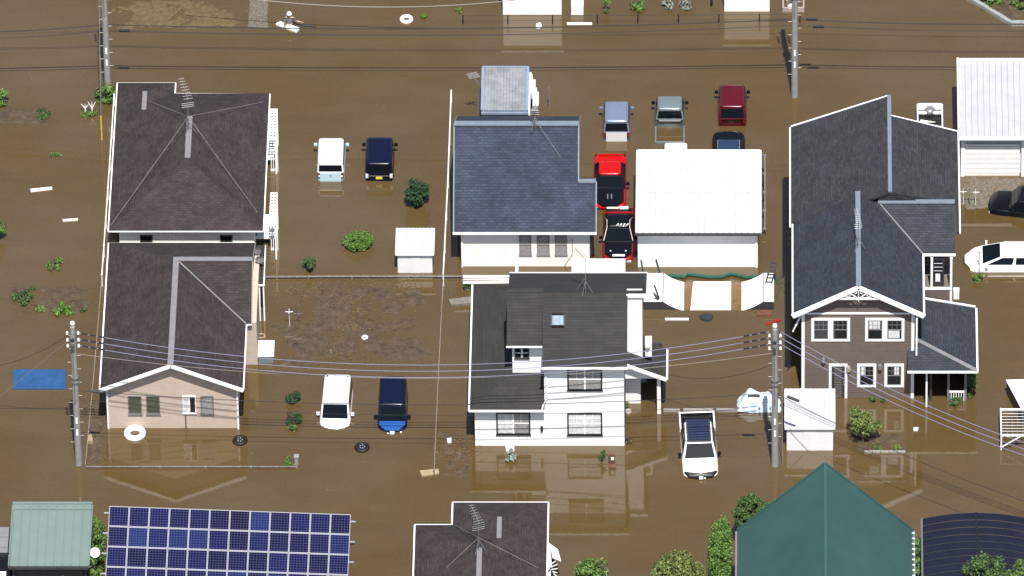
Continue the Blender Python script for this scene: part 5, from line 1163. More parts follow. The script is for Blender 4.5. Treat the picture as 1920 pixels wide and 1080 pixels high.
# bottom left: green carport, dark shed, hedge, dish -----------------------
def left_carport():
    z = 2.5; a = P(18,1062,z); b = P(165,1062,z); yb = P(90,946,z+.15).y
    t = thing('carport', 'carport with a pale sage green standing-seam roof at the bottom left', 'carport', ((a.x+b.x)/2,a.y+2,0))
    ribbed_roof(t, a.x, b.x, a.y, yb, z, z+.15, 9, 'green_roof', rib=.07, ribw=.05)
    k = MB(); k.box(a.x-.05,b.x+.05,yb+.005,yb+.14,z,z+.22); k.box(a.x-.05,b.x+.05,yb-.4,yb-.34,z+.15,z+.2); k.box(b.x+.01,b.x+.08,a.y,yb,z-.1,z+.12); k.box(a.x-.08,a.x-.01,a.y,yb,z-.1,z+.12); part('roof_trim', k, M['green_roof'], t)
    k = MB(); k.box(a.x-.05,b.x+.05,a.y-.12,a.y-.01,z-.12,z+.03); part('gutter', k, M['dark_grey'], t)
    for xx in (a.x+.1, b.x-.2):
        for yy in (a.y+.2, yb-.4): k = MB(); k.box(xx,xx+.1,yy,yy+.1,-1.2,z-.06); part('post', k, M['dark_grey'], t)
    k = MB(); k.box(a.x+.3,b.x-.3,a.y+.6,yb-.3,-1.2,1.7); part('stored_boxes', k, M['dark_grey'], t)
    p = [P(70,1080,1.2),P(90,1066,1.6),P(113,1068,1.6),P(122,1085,1.2)]; k = MB(); k.slab(p, .05); c = p[0]; solo('white_sheet', k, M['ply_white'], 'white sheet hanging out from under the green carport', 'sheet', (c.x,c.y,1.1))
    z = 2.6; q0 = P(-60,1036,z); q1 = P(14,1036,z); yb2 = P(0,988,z).y; t = thing('lean_to', 'dark grey corrugated lean-to with a black frame at the left bottom edge', 'shed', (q0.x+1,q0.y,0))
    for i in range(5):
        s = (yb2-q0.y)/5; k = MB(); k.box(q0.x,q1.x,q0.y+i*s+.012,q0.y+(i+1)*s-.012,z-.04,z+.02*(i%2)); part('roof_sheet', k, M['lead_cap'], t)
    k = MB(); k.box(q0.x,q1.x+.1,q0.y-.15,q0.y-.05,z-.15,z+.02); k.box(q1.x,q1.x+.1,q0.y-.05,yb2,-1.2,z-.05)
    k.box(q0.x,q1.x+.18,q0.y-1.7,q0.y-1.6,1.9,2.0); k.box(q1.x+.1,q1.x+.2,q0.y-1.7,q0.y-1.6,-1,1.9); part('frame', k, M['black_metal'], t)
    k = MB(); k.box(q0.x,q1.x-.1,q0.y-1.2,q0.y-.2,-1,1.5); part('cabinet', k, M['ply_white'], t)
    # dish
    c = P(178,1036,2.2); t = thing('satellite_dish', 'round white satellite dish against the hedge beside the green carport', 'satellite dish', (c.x,c.y,0)); k = MB(); n = 20
    nrm = Vector((.1,-1,.7)).normalized(); u = nrm.cross(Vector((0,0,1))).normalized(); v = u.cross(nrm)
    vs = [c - nrm*.06] + [c + (u*math.cos(6.2832*j/n)*.26 + v*math.sin(6.2832*j/n)*.26) for j in range(n)]
    k.add(vs, [(0,1+j,1+(j+1)%n) for j in range(n)]); part('reflector', k, M['paint_white'], t, smooth=True); k = MB(); k.tube([c-nrm*.07,(c.x,c.y+.25,2.0),(c.x,c.y+.25,-1)], .03, 6); part('mast', k, M['aluminium'], t)
left_carport()

# solar array ---------------------------------------------------------------
def solar():
    m = bpy.data.materials.new('solar_cells'); m.use_nodes = True; T = m.node_tree; N = T.nodes; Lk = T.links; b = N['Principled BSDF']
    tc = N.new('ShaderNodeTexCoord'); oi = N.new('ShaderNodeObjectInfo')
    br = N.new('ShaderNodeTexBrick'); br.offset = 0; br.inputs['Scale'].default_value = 1; br.inputs['Brick Width'].default_value = 1/7.0; br.inputs['Row Height'].default_value = 1/8.0; br.inputs['Mortar Size'].default_value = .008; br.inputs['Mortar Smooth'].default_value = .1
    mp = N.new('ShaderNodeMapping'); mp.inputs['Location'].default_value = (.005,.005,0); Lk.new(tc.outputs['Object'], mp.inputs[0]); Lk.new(mp.outputs[0], br.inputs['Vector'])
    rp = N.new('ShaderNodeValToRGB'); Lk.new(oi.outputs['Random'], rp.inputs[0]); e = rp.color_ramp.elements
    e[0].color = (.0015,.0015,.011,1); e[1].color = (.009,.020,.085,1); rp.color_ramp.elements.new(.35).color = (.003,.004,.030,1); rp.color_ramp.elements.new(.85).color = (.003,.005,.040,1)
    nz = N.new('ShaderNodeTexNoise'); nz.inputs['Scale'].default_value = 14; Lk.new(tc.outputs['Object'], nz.inputs['Vector'])
    mx0 = N.new('ShaderNodeMix'); mx0.data_type = 'RGBA'; mx0.blend_type = 'OVERLAY'; mx0.inputs[0].default_value = .5; Lk.new(rp.outputs[0], mx0.inputs[6]); Lk.new(nz.outputs['Color'], mx0.inputs[7])
    mx = N.new('ShaderNodeMix'); mx.data_type = 'RGBA'; Lk.new(br.outputs['Fac'], mx.inputs[0]); Lk.new(rp.outputs[0], mx.inputs[6]); mx.inputs[7].default_value = (.06,.06,.13,1)
    Lk.new(mx.outputs[2], b.inputs['Base Color']); b.inputs['Roughness'].default_value = .25; b.inputs['Specular IOR Level'].default_value = .25
    TL = P(205,949,3.4); TR = P(658,965,2.9); BL = P(197.5,1080,2.25); ex = (TR-TL)/12; ey = (BL-TL)/3.45; nn = ey.cross(ex).normalized()
    if nn.z < 0: nn = -nn
    t = thing('solar_array', 'large tilted array of blue solar panels on a rack at the bottom left', 'solar array', (TL.x+6,TL.y-2,0)); org = ORG[t.name]
    k = MB(); k.box(.03,.97,-.97,-.03,0,.012); pm = meshdata('panel', k, m)
    k = MB(); 
    for q in ((0,1,-.03,0),(0,1,-1,-.97),(0,.03,-.97,-.03),(.97,1,-.97,-.03)): k.box(q[0],q[1],q[2],q[3],-.03,.03)
    fm = meshdata('panel_frame', k, M['aluminium_pale'])
    for r_ in range(6):
        for c in range(12):
            o = TL + ex*(c+.008) + ey*(r_+.008); mt = Matrix.Identity(4); X = ex*.984; Y = -ey*.984
            for i in range(3): mt[i][0] = X[i]; mt[i][1] = Y[i]; mt[i][2] = nn[i]; mt[i][3] = o[i]-org[i]
            ob = bpy.data.objects.new('panel', pm); COL.objects.link(ob); ob.parent = t; ob.matrix_local = mt
            fo = bpy.data.objects.new('panel_frame', fm); COL.objects.link(fo); fo.parent = ob
    k = MB()
    for f in (.3,1.3,2.3,3.3,4.3,5.3): k.beam(TL+ey*f-nn*.08-ex*.25, TR+ey*f-nn*.08+ex*.25, .06, .05)
    part('rail', k, M['aluminium_pale'], t)
    for c in (0.3,4,8,11.7):
        for f in (.3,5.4):
            p = TL+ex*c+ey*f-nn*.12; k = MB(); k.box(p.x-.06,p.x+.06,p.y-.06,p.y+.06,-1.2,p.z); part('post', k, M['grey_metal'], t)
mk('aluminium_pale', (.55,.56,.60), .45, var=.05)
solar()

# arched carport --------------------------------------------------------------
def arch():
    z = 2.4; a = P(1728,973,z); b = P(1932,973,z); cx_ = (a.x+b.x)/2; y1 = a.y; y0 = y1-6; sag = .42; half = (b.x-a.x)/2
    t = thing('arched_carport', 'carport with an arched dark smoked plastic roof in the lower right corner', 'carport', (cx_,y1-2,0))
    def zz(x): return z + sag*(1-((x-cx_)/half)**2)
    n = 14; rows = 11
    for h in (0,1):
        for r_ in range(rows):
            ya = y1-r_*(6/rows); yb_ = y1-(r_+1)*(6/rows); k = MB()
            for i in range(n//2):
                xa = a.x + (h*n/2+i)*(2*half/n)+ (.04 if h and i == 0 else 0); xb = a.x + (h*n/2+i+1)*(2*half/n) - (.04 if not h and i == n//2-1 else 0)
                k.add([(xa,ya-.02,zz(xa)),(xb,ya-.02,zz(xb)),(xb,yb_+.02,zz(xb)),(xa,yb_+.02,zz(xa))], [(0,3,2,1)])
            part('roof_panel', k, M['smoked_plastic'], t)
    for r_ in range(rows+1):
        yy = y1-r_*(6/rows); k = MB(); pts = [(a.x+i*2*half/n, yy, zz(a.x+i*2*half/n)+.01) for i in range(n+1)]; k.tube(pts, .014, 4); part('rib', k, M['rubber'], t)
    for xx in (a.x, cx_, b.x): k = MB(); k.beam((xx,y1,zz(xx)),(xx,y0,zz(xx)), .09, .08); part('beam', k, M['black_metal'] if xx == cx_ else M['grey_metal'], t)
    for xx in (a.x+.05, b.x-.05):
        for yy in (y1-.6, y0+.6): k = MB(); k.box(xx-.05,xx+.05,yy-.05,yy+.05,-1.2,z-.05); part('post', k, M['grey_metal'], t)
mk('smoked_plastic', (.018,.019,.034), .22, var=.25, scale=.8, spec=.5)
arch()

# ================================================================== FENCES
def fence(name, label, pts, z, post_m, rail_m, sp=1.2, pr=.03, rr=.022, cat='fence', two=False, below=.6, knob=False, hts=None):
    P3 = [P(x, y, z) for x, y in pts]; t = thing(name, label, cat, (P3[0].x,P3[0].y,0)); k = MB(); k.tube(P3, rr, 5)
    part('rail', k, M[rail_m], t)
    if two: k = MB(); k.tube([p-Vector((0,0,z*.6)) for p in P3], rr*.8, 5); part('rail', k, M[rail_m], t)
    for a, b in zip(P3, P3[1:]):
        n = max(1, int((b-a).length/sp))
        for i in range(n+1 if b is P3[-1] else n):
            p = a.lerp(b, i/n); k = MB(); k.tube([(p.x,p.y,-below),(p.x,p.y,z+.05)], pr, 6)
            if knob: k.lathe((p.x,p.y,z+.05),[(.0,-.05),(.055,0),(.0,.06)],8)
            part('post', k, M[post_m], t)
    return t
fence('boundary_fence', 'white rail fence along the left side of the brown bungalows', [(214,178),(206,300),(191,516)], .75, 'white_trim', 'white_trim', 2.0, .03, .035, knob=True)
fence('boundary_fence', 'thin rusty rail fence continuing down to the pink gable', [(191,522),(176,700),(160,872)], .35, 'wood_grey', 'wire_pale', 2.5, .03, .022)
fence('boundary_fence', 'low grey rail fence crossing the yard below the pink gable', [(160,875),(300,875),(556,875)], .10, 'concrete', 'wood_grey', 2.05, .035, .045)
fence('boundary_fence', 'low grey rail fence between the upper yard and the muddy patch', [(497,519),(660,518),(872,518)], .15, 'concrete', 'wood_grey', 2.05, .035, .06)
fence('boundary_fence', 'long white pole-like rail fence left of the blue-roofed cottage', [(846,170),(840,330),(831,514)], .8, 'white_trim', 'white_trim', 2.4, .035, .038)
fence('boundary_fence', 'thin rusty wire fence with knobs running down to the broken board', [(831,522),(822,700),(814,880)], .4, 'wood_grey', 'wire_pale', 1.9, .035, .02, knob=True)
fence('roadside_fence', 'black mesh fence with thin posts along the top of the flooded road', [(868,30),(1120,29),(1500,27)], .55, 'black_metal', 'wire_dark', 2.0, .035, .012, two=True)
t = fence('wooden_rack', 'stack of long white poles behind the white house roof', [(868,517),(960,517)], .75, 'wood_grey', 'white_trim', 1.6, .03, .03)
for dy in (3,7,11,14): k = MB(); A = P(868,517+dy,.75); B = P(962,516+dy,.75); k.tube([A,B], .035, 5); part('pole', k, M['white_trim'], t)

# ================================================================== UTILITY POLES AND WIRES
def pole(px, py, H, label, r=.19, arms=True, steps=True):
    c = P(px, py, 0); t = thing('utility_pole', label, 'utility pole', (c.x,c.y,0), 'concrete utility poles'); k = MB(); k.tube([(c.x,c.y,-1.2),(c.x,c.y,H/2),(c.x,c.y,H)], r, 22, r2=r*.68)
    part('shaft', k, M['concrete'], t)
    if steps:
        for i in range(int((H-1.6)/.45)):
            z = 1.5+i*.45; s = 1 if i % 2 else -1; k = MB(); k.tube([(c.x+s*r*.8,c.y,z),(c.x+s*(r+.15),c.y,z)], .009, 4); part('step_bolt', k, M['aluminium'], t)
    if arms:
        for z in (H-.35, H-.8):
            k = MB(); k.box(c.x-.10,c.x+.10,c.y-.55,c.y+.55,z-.05,z+.05); part('cross_arm', k, M['grey_metal'], t)
        for z in (H-.35, H-.8, H-1.2):
            for dx in (-.28,.28):
                k = MB(); k.lathe((c.x+dx,c.y-.1,z),[(.02,-.1),(.07,-.06),(.04,-.02),(.07,.03),(.03,.1)],8); part('insulator', k, M['porcelain'], t)
        k = MB(); k.lathe((c.x,c.y,H),[(.0,.34),(.10,.30),(.13,.2),(.08,.08),(.06,0)],10); part('pole_cap', k, M['porcelain'], t)
        for z in (H-3.4, H-3.7): k = MB(); k.lathe((c.x,c.y,z),[(r+.02,-.05),(r+.02,.05)],12); part('band', k, M['grey_metal'], t)
        k = MB(); k.tube([(c.x-.03,c.y-r*.9,H-1.5),(c.x-.02,c.y-r*1.02,H-5)], .028, 5); part('cable_duct', k, M['aluminium'], t)
    for z in (2.1,2.9): k = MB(); k.box(c.x-.05,c.x+.05,c.y-r-.015,c.y-r+.03,z,z+.38); part('number_label', k, M['white_trim'], t)
    return c
p1 = pole(148,870,9.3,'utility pole at the lower left in front of the pink gabled bungalow')
p2 = pole(1453,872,9.2,'utility pole at the centre right between the tarpaulin and the white shed')
p3 = pole(203,176,10.5,'utility pole at the top left rising behind the brown roof')
p4 = pole(1490,180,10.5,'utility pole at the top right beside the flooded road')
def wire(name, a, b, sag, r, m, label, group=None, n=24, extra=None):
    a = Vector(a); b = Vector(b); k = MB(); pts = [a.lerp(b, i/n) - Vector((0,0,4*sag*(i/n)*(1-i/n))) for i in range(n+1)]
    k.tube(pts, r, 5); o = part(name, k, M[m], None, loc=a); tag(o, label, 'power line', group)
    return o
nm = ('upper', 'middle', 'lower')
e5 = P(1960,812,0) + Vector((0, 0, 0))
p5 = P(2150,1135,0)
for i in range(3):
    z1 = 8.95-.42*i; z2 = 9.1-.42*i
    A = Vector((p1.x+.3,p1.y-.1,z1)); B = Vector((p2.x-.3,p2.y-.1,z2))
    wire('power_cable', A, B, 2.2, .016, 'wire_blue', nm[i]+' of three pale blue power cables strung between the two lower poles')
    for (o_, dirn) in ((A, 1), (B, -1)):
        t = thing('cable_sleeve', ('dark sleeve and insulators on the %s pale blue cable, %s end' % (nm[i], 'left' if dirn == 1 else 'right')), 'insulator', tuple(o_))
        d = (B-A)*dirn/ (B-A).length
        for j in range(3):
            q = .15+j*.42; s0 = q*dirn/(B-A).length; zoff = 4*2.2*(abs(s0))*(1-abs(s0)); p_ = o_+d*q-Vector((0,0,zoff)); q2 = q+.3; s1 = q2/(B-A).length; pe = o_+d*q2-Vector((0,0,4*2.2*s1*(1-s1)))
            k = MB(); k.tube([p_, pe], .042, 6); part('sleeve', k, M['black_metal'], t)
    wire('power_cable', (p2.x+.3,p2.y-.1,z2), (p5.x,p5.y,8.6-.42*i), 1.1, .016, 'wire_blue', nm[i]+' of three pale blue power cables leaving the right pole towards the lower right')
wire('phone_wire', (p1.x,p1.y,7.5), (p2.x,p2.y,7.6), 1.7, .012, 'wire_pale', 'thin pale wire sagging below the three blue cables')
wire('guy_wire', (p1.x,p1.y,8.6), P(-20,760,.3), .0, .016, 'wire_pale', 'taut pale stay wire going down from the left pole across the blue mat')
wire('guy_wire', (p1.x,p1.y,8.9), P(-40,690,4.0), .5, .014, 'wire_dark', 'dark wire leaving the left pole towards the left edge')
wire('phone_wire', (p2.x,p2.y,6.9), P(1250,702,2.8), .6, .012, 'wire_dark', 'thin dark drop wire from the right pole to the porch of the white house')
wire('guy_wire', (p2.x+.35,p2.y,7.9), (p2.x+.4,p2.y,.0), .0, .018, 'wire_pale', 'vertical pale stay tube standing right next to the right pole')
wire('phone_cable', (p1.x,p1.y,5.0), (p2.x,p2.y,4.9), .9, .018, 'wire_dark', 'dark low telephone cable passing in front of both houses between the lower poles')
wire('phone_cable', (p1.x,p1.y,4.4), (p2.x,p2.y,4.3), 1.0, .010, 'wire_dark', 'thinnest dark low wire under the low telephone cable between the lower poles')
wire('phone_cable', (p2.x,p2.y,4.9), (p5.x,p5.y,4.6), .9, .016, 'wire_dark', 'dark low telephone cable leaving the right pole across the white shed')
for px, py, z, dx, dy, lab in ((1402,744,4.72,.62,.02,'dark cable closure hanging in front of the blue tarpaulin'),(1476,748,4.65,.6,-.28,'dark cable closure hanging over the roof of the larger storage shed'),(170,734,4.95,.5,0,'dark cable closure hanging just right of the lower left pole')):
    c = Vector((0,p2.y if px > 900 else p1.y,z)); c.x = Q(px, py, c.y).x; k = MB(); k.tube([c, c+Vector((dx*.5,dy*.5,-.03)), c+Vector((dx,dy,-.06))], .075, 8); solo('cable_closure', k, M['dark_grey'], lab, 'cable box', c)
# road wires: seen and, for those overhead, only as shadows
xL, xR_ = P(-300,178).x, P(2300,182).x
def roadwire(z, dz, r, m, lab, sag=.35, dy=0):
    pts = []; xs = [xL, p3.x, p4.x, xR_]; k = MB()
    for a, b in zip(xs, xs[1:]):
        n = 26
        for i in range(n):
            u = i/n; x = a+(b-a)*u; y0 = p3.y+(p4.y-p3.y)*(x-p3.x)/(p4.x-p3.x)+dy; pts.append((x, y0, z+dz*(x-p3.x)/(p4.x-p3.x) - 4*sag*u*(1-u)))
    k.tube(pts, r, 5); o = part('road_cable', k, M[m], None, loc=(p3.x,p3.y,z)); tag(o, lab, 'power line')
roadwire(4.75, .5, .030, 'wire_dark', 'thick dark telephone cable along the flooded road', .45)
roadwire(4.35, .5, .020, 'wire_dark', 'thin dark wire just below the thick road cable', .5)
roadwire(9.6, 0, .013, 'wire_dark', 'highest cable over the flooded road, seen only by its shadow', .5, .5)
roadwire(9.2, 0, .013, 'wire_dark', 'high cable over the flooded road on the near side, seen only by its shadow', .55, -.5)
roadwire(8.0, 0, .015, 'wire_dark', 'lower high cable over the flooded road, seen only by its shadow', .6)
t = thing('cable_closure', 'dark cable closures hanging by the top right pole', 'cable box', (p4.x+.6,p4.y,5.0))
for (x, z) in ((p4.x+.6,5.25),(p4.x+.95,4.75)): k = MB(); k.tube([(x,p4.y,z),(x+.6,p4.y,z)], .08, 8); part('closure', k, M['black_metal'], t)
t = thing('cable_closure', 'dark cable closure hanging by the top left pole', 'cable box', (p3.x+.6,p3.y,4.4)); k = MB(); k.tube([(p3.x+.7,p3.y,4.35),(p3.x+1.3,p3.y,4.33)], .08, 8); part('closure', k, M['black_metal'], t)
# yellow guy guard
c = P(191,262,0); t = thing('guy_wire', 'steel stay with a yellow plastic guard left of the brown roof', 'guy wire', (c.x,c.y,0))
k = MB(); k.tube([(c.x,c.y,0),(c.x,c.y+.02,1.6)], .045, 6); part('guard', k, M['yellow'], t); k = MB(); k.tube([(c.x,c.y+.02,1.6),(p3.x-.2,p3.y-.1,9)], .02, 5); part('stay', k, M['aluminium'], t)
wire('overhead_wire', P(350,-20,3), P(1000,-4,3.4), .9, .022, 'wire_pale', 'pale sagging service wire crossing the very top of the picture')

# ================================================================== PLANTS
plant('shrub',-3,200,36,42,'leaf_bright','round bright bush cut by the left edge, upper one',n=900,size=.13,clumps=14)
plant('shrub',-5,455,30,52,'leaf_bright','yellow-green bush cut by the left edge, lower one',n=900,size=.13,clumps=12)
plant('shrub',77,222,36,17,'leaf_dark','flat dark green tuft on the mud at the far left',n=500,size=.12,clumps=10)
plant('shrub',199,195,42,42,'leaf_mid','leafy bush at the foot of the top left utility pole',n=900,size=.16,clumps=14)
plant('weed_clump',165,220,34,14,'leaf_mid','low weeds around the bleached dead branches',n=300,size=.12,clumps=8)
plant('weed_clump',103,295,20,12,'leaf_mid','small lone weed above the longer drifting plank',n=150,size=.12,clumps=6)
plant('weed_clump',102,505,36,20,'leaf_mid','spreading weed clump in the water left of the pink bungalow roof',n=350,size=.13,clumps=8)
plant('shrub',45,572,46,28,'leaf_dark','dark shrub clump on the left mud bank',n=800,size=.12,clumps=14)
plant('weed_clump',74,586,20,14,'leaf_bright','small bright weed next to the dark shrub clump',n=250,size=.12,clumps=6)
plant('weed_clump',118,591,46,24,'leaf_bright','brightest leafy weed patch on the left mud bank',n=800,size=.13,clumps=12)
plant('weed_clump',157,586,12,12,'leaf_dark','tiny dark weed at the right end of the left mud bank',n=120,size=.1,clumps=4)
plant('weed_clump',60,545,14,9,'leaf_dark','tiny dark sprig above the dark shrub clump',n=80,size=.1,clumps=4)
plant('dwarf_conifer',781,392,48,66,'leaf_conifer','dark green conifer bush right of the navy van',n=7000,size=.085,clumps=60,flat=.6)
plant('shrub',672,470,64,44,'leaf_bright','dense rounded light green bush in the flooded upper yard',n=9000,size=.10,clumps=110,flat=.35)
plant('shrub',580,512,25,33,'leaf_dark','small dark glossy shrub above the muddy yard fence',n=900,size=.10,clumps=12)
plant('shrub',550,757,32,27,'leaf_conifer','uppermost of the shrubs in a column left of the white minivan',n=800,size=.09,clumps=12)
plant('shrub',549,798,33,28,'leaf_conifer','middle shrub of the column left of the white minivan',n=800,size=.09,clumps=12)
plant('shrub',545,811,22,18,'leaf_mid','small bright shrub at the foot of the middle one',n=400,size=.09,clumps=8)
plant('shrub',542,874,20,20,'leaf_mid','small bright green shrub beside the gate pillar',n=500,size=.09,clumps=8)
plant('pale_shrub',955,866,26,26,'leaf_pale','silvery grey plant at the foot of the white house wall',n=420,size=.13,clumps=10,flat=.3)
plant('shrub',1130,868,12,26,'leaf_dark','dark thin plant beside the brown letter box',n=120,size=.12,clumps=6)
plant('shrub',1178,834,12,20,'leaf_brown','withered plant at the corner of the white house',n=120,size=.12,clumps=6)
plant('shrub',1177,768,10,16,'leaf_mid','small green plant in the round pot at the porch',n=120,size=.1,clumps=4)
plant('shrub',1834,530,16,24,'leaf_mid','leafy plant in front of the white hatchback with pale blossom',n=260,size=.11,clumps=6)
plant('climbing_plant',1823,748,18,60,'leaf_mid','green climber on the right corner of the brown house porch',n=700,size=.10,clumps=14)
plant('weed_clump',1788,760,34,22,'leaf_dark','dark green plants behind the porch railing',n=400,size=.11,clumps=8)
plant('weed_clump',1645,842,20,12,'leaf_mid','small green weed inside the kerbed garden bed',n=160,size=.1,clumps=5)
plant('weed_clump',1682,842,16,10,'leaf_bright','small bright weed at the right of the garden bed',n=160,size=.1,clumps=5)
plant('weed_clump',1638,754,14,14,'leaf_dark','small dark plant against the brown siding, left one',n=120,size=.1,clumps=4)
plant('weed_clump',1655,755,12,12,'leaf_dark','small dark plant against the brown siding, right one',n=120,size=.1,clumps=4)
plant('weed_clump',877,545,18,16,'leaf_mid','green weeds under the white pole rack',n=160,size=.11,clumps=5)
plant('weed_clump',793,36,18,12,'leaf_bright','small bright weed right of the pale pink swim ring',n=160,size=.1,clumps=5)
plant('weed_clump',862,24,20,12,'leaf_mid','sparse weed left of the top white outbuilding',n=120,size=.1,clumps=5)
plant('weed_clump',1137,26,14,28,'leaf_mid','thin upright weed right of the tall white planter',n=160,size=.1,clumps=5)
plant('shrub',1198,20,34,24,'leaf_mid','leafy shrub in the middle of the top garden',n=500,size=.12,clumps=8)
plant('pale_shrub',1254,18,24,22,'leaf_pale','left pale dried bush in the top garden',n=350,size=.11,clumps=8,flat=.3)
plant('pale_shrub',1285,18,26,22,'leaf_pale','right pale dried bush in the top garden',n=350,size=.11,clumps=8,flat=.3)
t = plant('shrub',1082,10,20,18,'leaf_mid','green shrub growing out of the tall white planter',n=400,size=.1,clumps=8); t.location.z += .7
plant('shrub',1862,14,40,34,'leaf_bright','light green shrub in the stone-edged corner garden',n=700,size=.12,clumps=10)
plant('shrub',1915,20,40,40,'leaf_mid','darker green shrub at the far right of the corner garden',n=700,size=.12,clumps=10)
plant('shrub',1862,24,16,14,'leaf_dark','dark tuft spilling over the corner garden stones',n=150,size=.1,clumps=5)
# elevated crowns near the bottom
def tree(px, py, wpx, hpx, zc, m, label, n, size=.16, clumps=26, name='tree', flat=.5, base=None, depth=None, rzf=1.0, cut=None):
    SEED[0] += 1; c = P(px, py, zc); rx = wpx/72; ry = depth or rx*.9; hp = hpx/2
    rz = math.sqrt(max(hp*hp-(ry*23.4)**2, (hp*.45)**2))/27.4*rzf
    bx, by = (c.x, c.y) if base is None else tuple(P(*base))[:2]
    t = thing(name, label, 'tree' if 'tree' in name else 'hedge', (bx,by,0))
    part('crown', foliage(c, rx, ry, rz, n, size, clumps, SEED[0], .02 if cut is None else cut, flat, fill=.45), M[m], t)
    k = MB(); r = random.Random(SEED[0]); top = c + Vector((0,0,rz*.3)); k.tube([(bx,by,-1),(bx*.6+c.x*.4,by*.6+c.y*.4,zc*.55),(c.x,c.y,zc),top], .07, 6, r2=.02)
    for i in range(7):
        a = r.uniform(0,6.28); s = Vector((bx,by,0)).lerp(c, r.uniform(.5,.95)); k.tube([s, s+Vector((math.cos(a)*rx*.7, math.sin(a)*ry*.7, rz*r.uniform(.2,.8)))], .025, 4, r2=.008)
    part('trunk', k, M['bark'], t); return t
tree(1619,788,64,62,1.25,'leaf_yellow','young leafy tree with yellow-green leaves in front of the brown house',2600,.13,20,base=(1617,836))
tree(1412,962,76,74,2.2,'leaf_dark','dark green tree touching the left slope of the steep green roof',6000,.13,60)
tree(1110,1072,66,60,1.6,'leaf_mid','green tree cut by the bottom edge, small one left of the round topiary',3600,.13,40)
tree(1272,1080,108,102,1.9,'leaf_yellow','broad round yellow-green tree at the bottom edge',11000,.12,110)
tree(1352,1040,38,160,1.0,'leaf_bright','tall narrow bright green hedge next to the green roofed building',9500,.10,150,name='hedge',depth=3.1,rzf=1.0)
tree(181,1035,27,150,1.1,'leaf_mid','leafy green hedge between the green carport and the solar panels',3800,.12,60,name='hedge',depth=2.9)
tree(1718,1045,14,100,1.2,'leaf_bright','thin green hedge strip between the green roof and the arched carport',1600,.11,30,name='hedge',depth=2.1)
tree(1848,1082,100,88,3.8,'leaf_dark','tree crown rising in front of the arched dark carport roof',3400,.14,40,cut=2.9)
tree(1912,1076,50,56,3.6,'leaf_mid','smaller crown at the right bottom corner over the arched roof',1500,.14,20,cut=2.9)
# bleached dead branches
t = thing('dead_branches', 'bleached white dead branches sticking out of the weeds at upper left', 'branches', tuple(P(165,212)))
for px, h in ((160,.55),(173,.8)):
    c = P(px,213 if px == 173 else 210); k = MB(); k.tube([(c.x,c.y,0),(c.x,c.y,h*.5)], .05, 5, r2=.04)
    for a in (-.5,.0,.5): k.tube([(c.x,c.y,h*.45),(c.x+a*.4,c.y,h)], .035, 5, r2=.015)
    part('branch', k, M['ply_white'], t)
# white wreck beside house F
t = thing('white_wreckage', 'torn white panels and frame sticking out right of the bottom bungalow', 'wreckage', tuple(P(1036,1075)))
for i, pts in enumerate(([(1022,1010),(1032,1020),(1034,1060),(1023,1075)], [(1032,1020),(1046,1030),(1052,1052),(1036,1045)], [(1024,1048),(1034,1050),(1032,1085),(1023,1085)])):
    k = MB(); k.slab([P(x,y,1.9-.25*i) for x,y in pts], .05); part('panel', k, M['ply_white'], t)
k = MB(); k.slab([P(x,y,1.2) for x,y in ((1031,1045),(1044,1052),(1045,1085),(1026,1085))], .3); part('dark_interior', k, M['black_metal'], t)
for i in range(5): k = MB(); k.beam(P(1030+i*2,1060+i*4,1.5), P(1045,1050+i*8,1.4), .04, .04); part('strut', k, M['white_trim'], t)

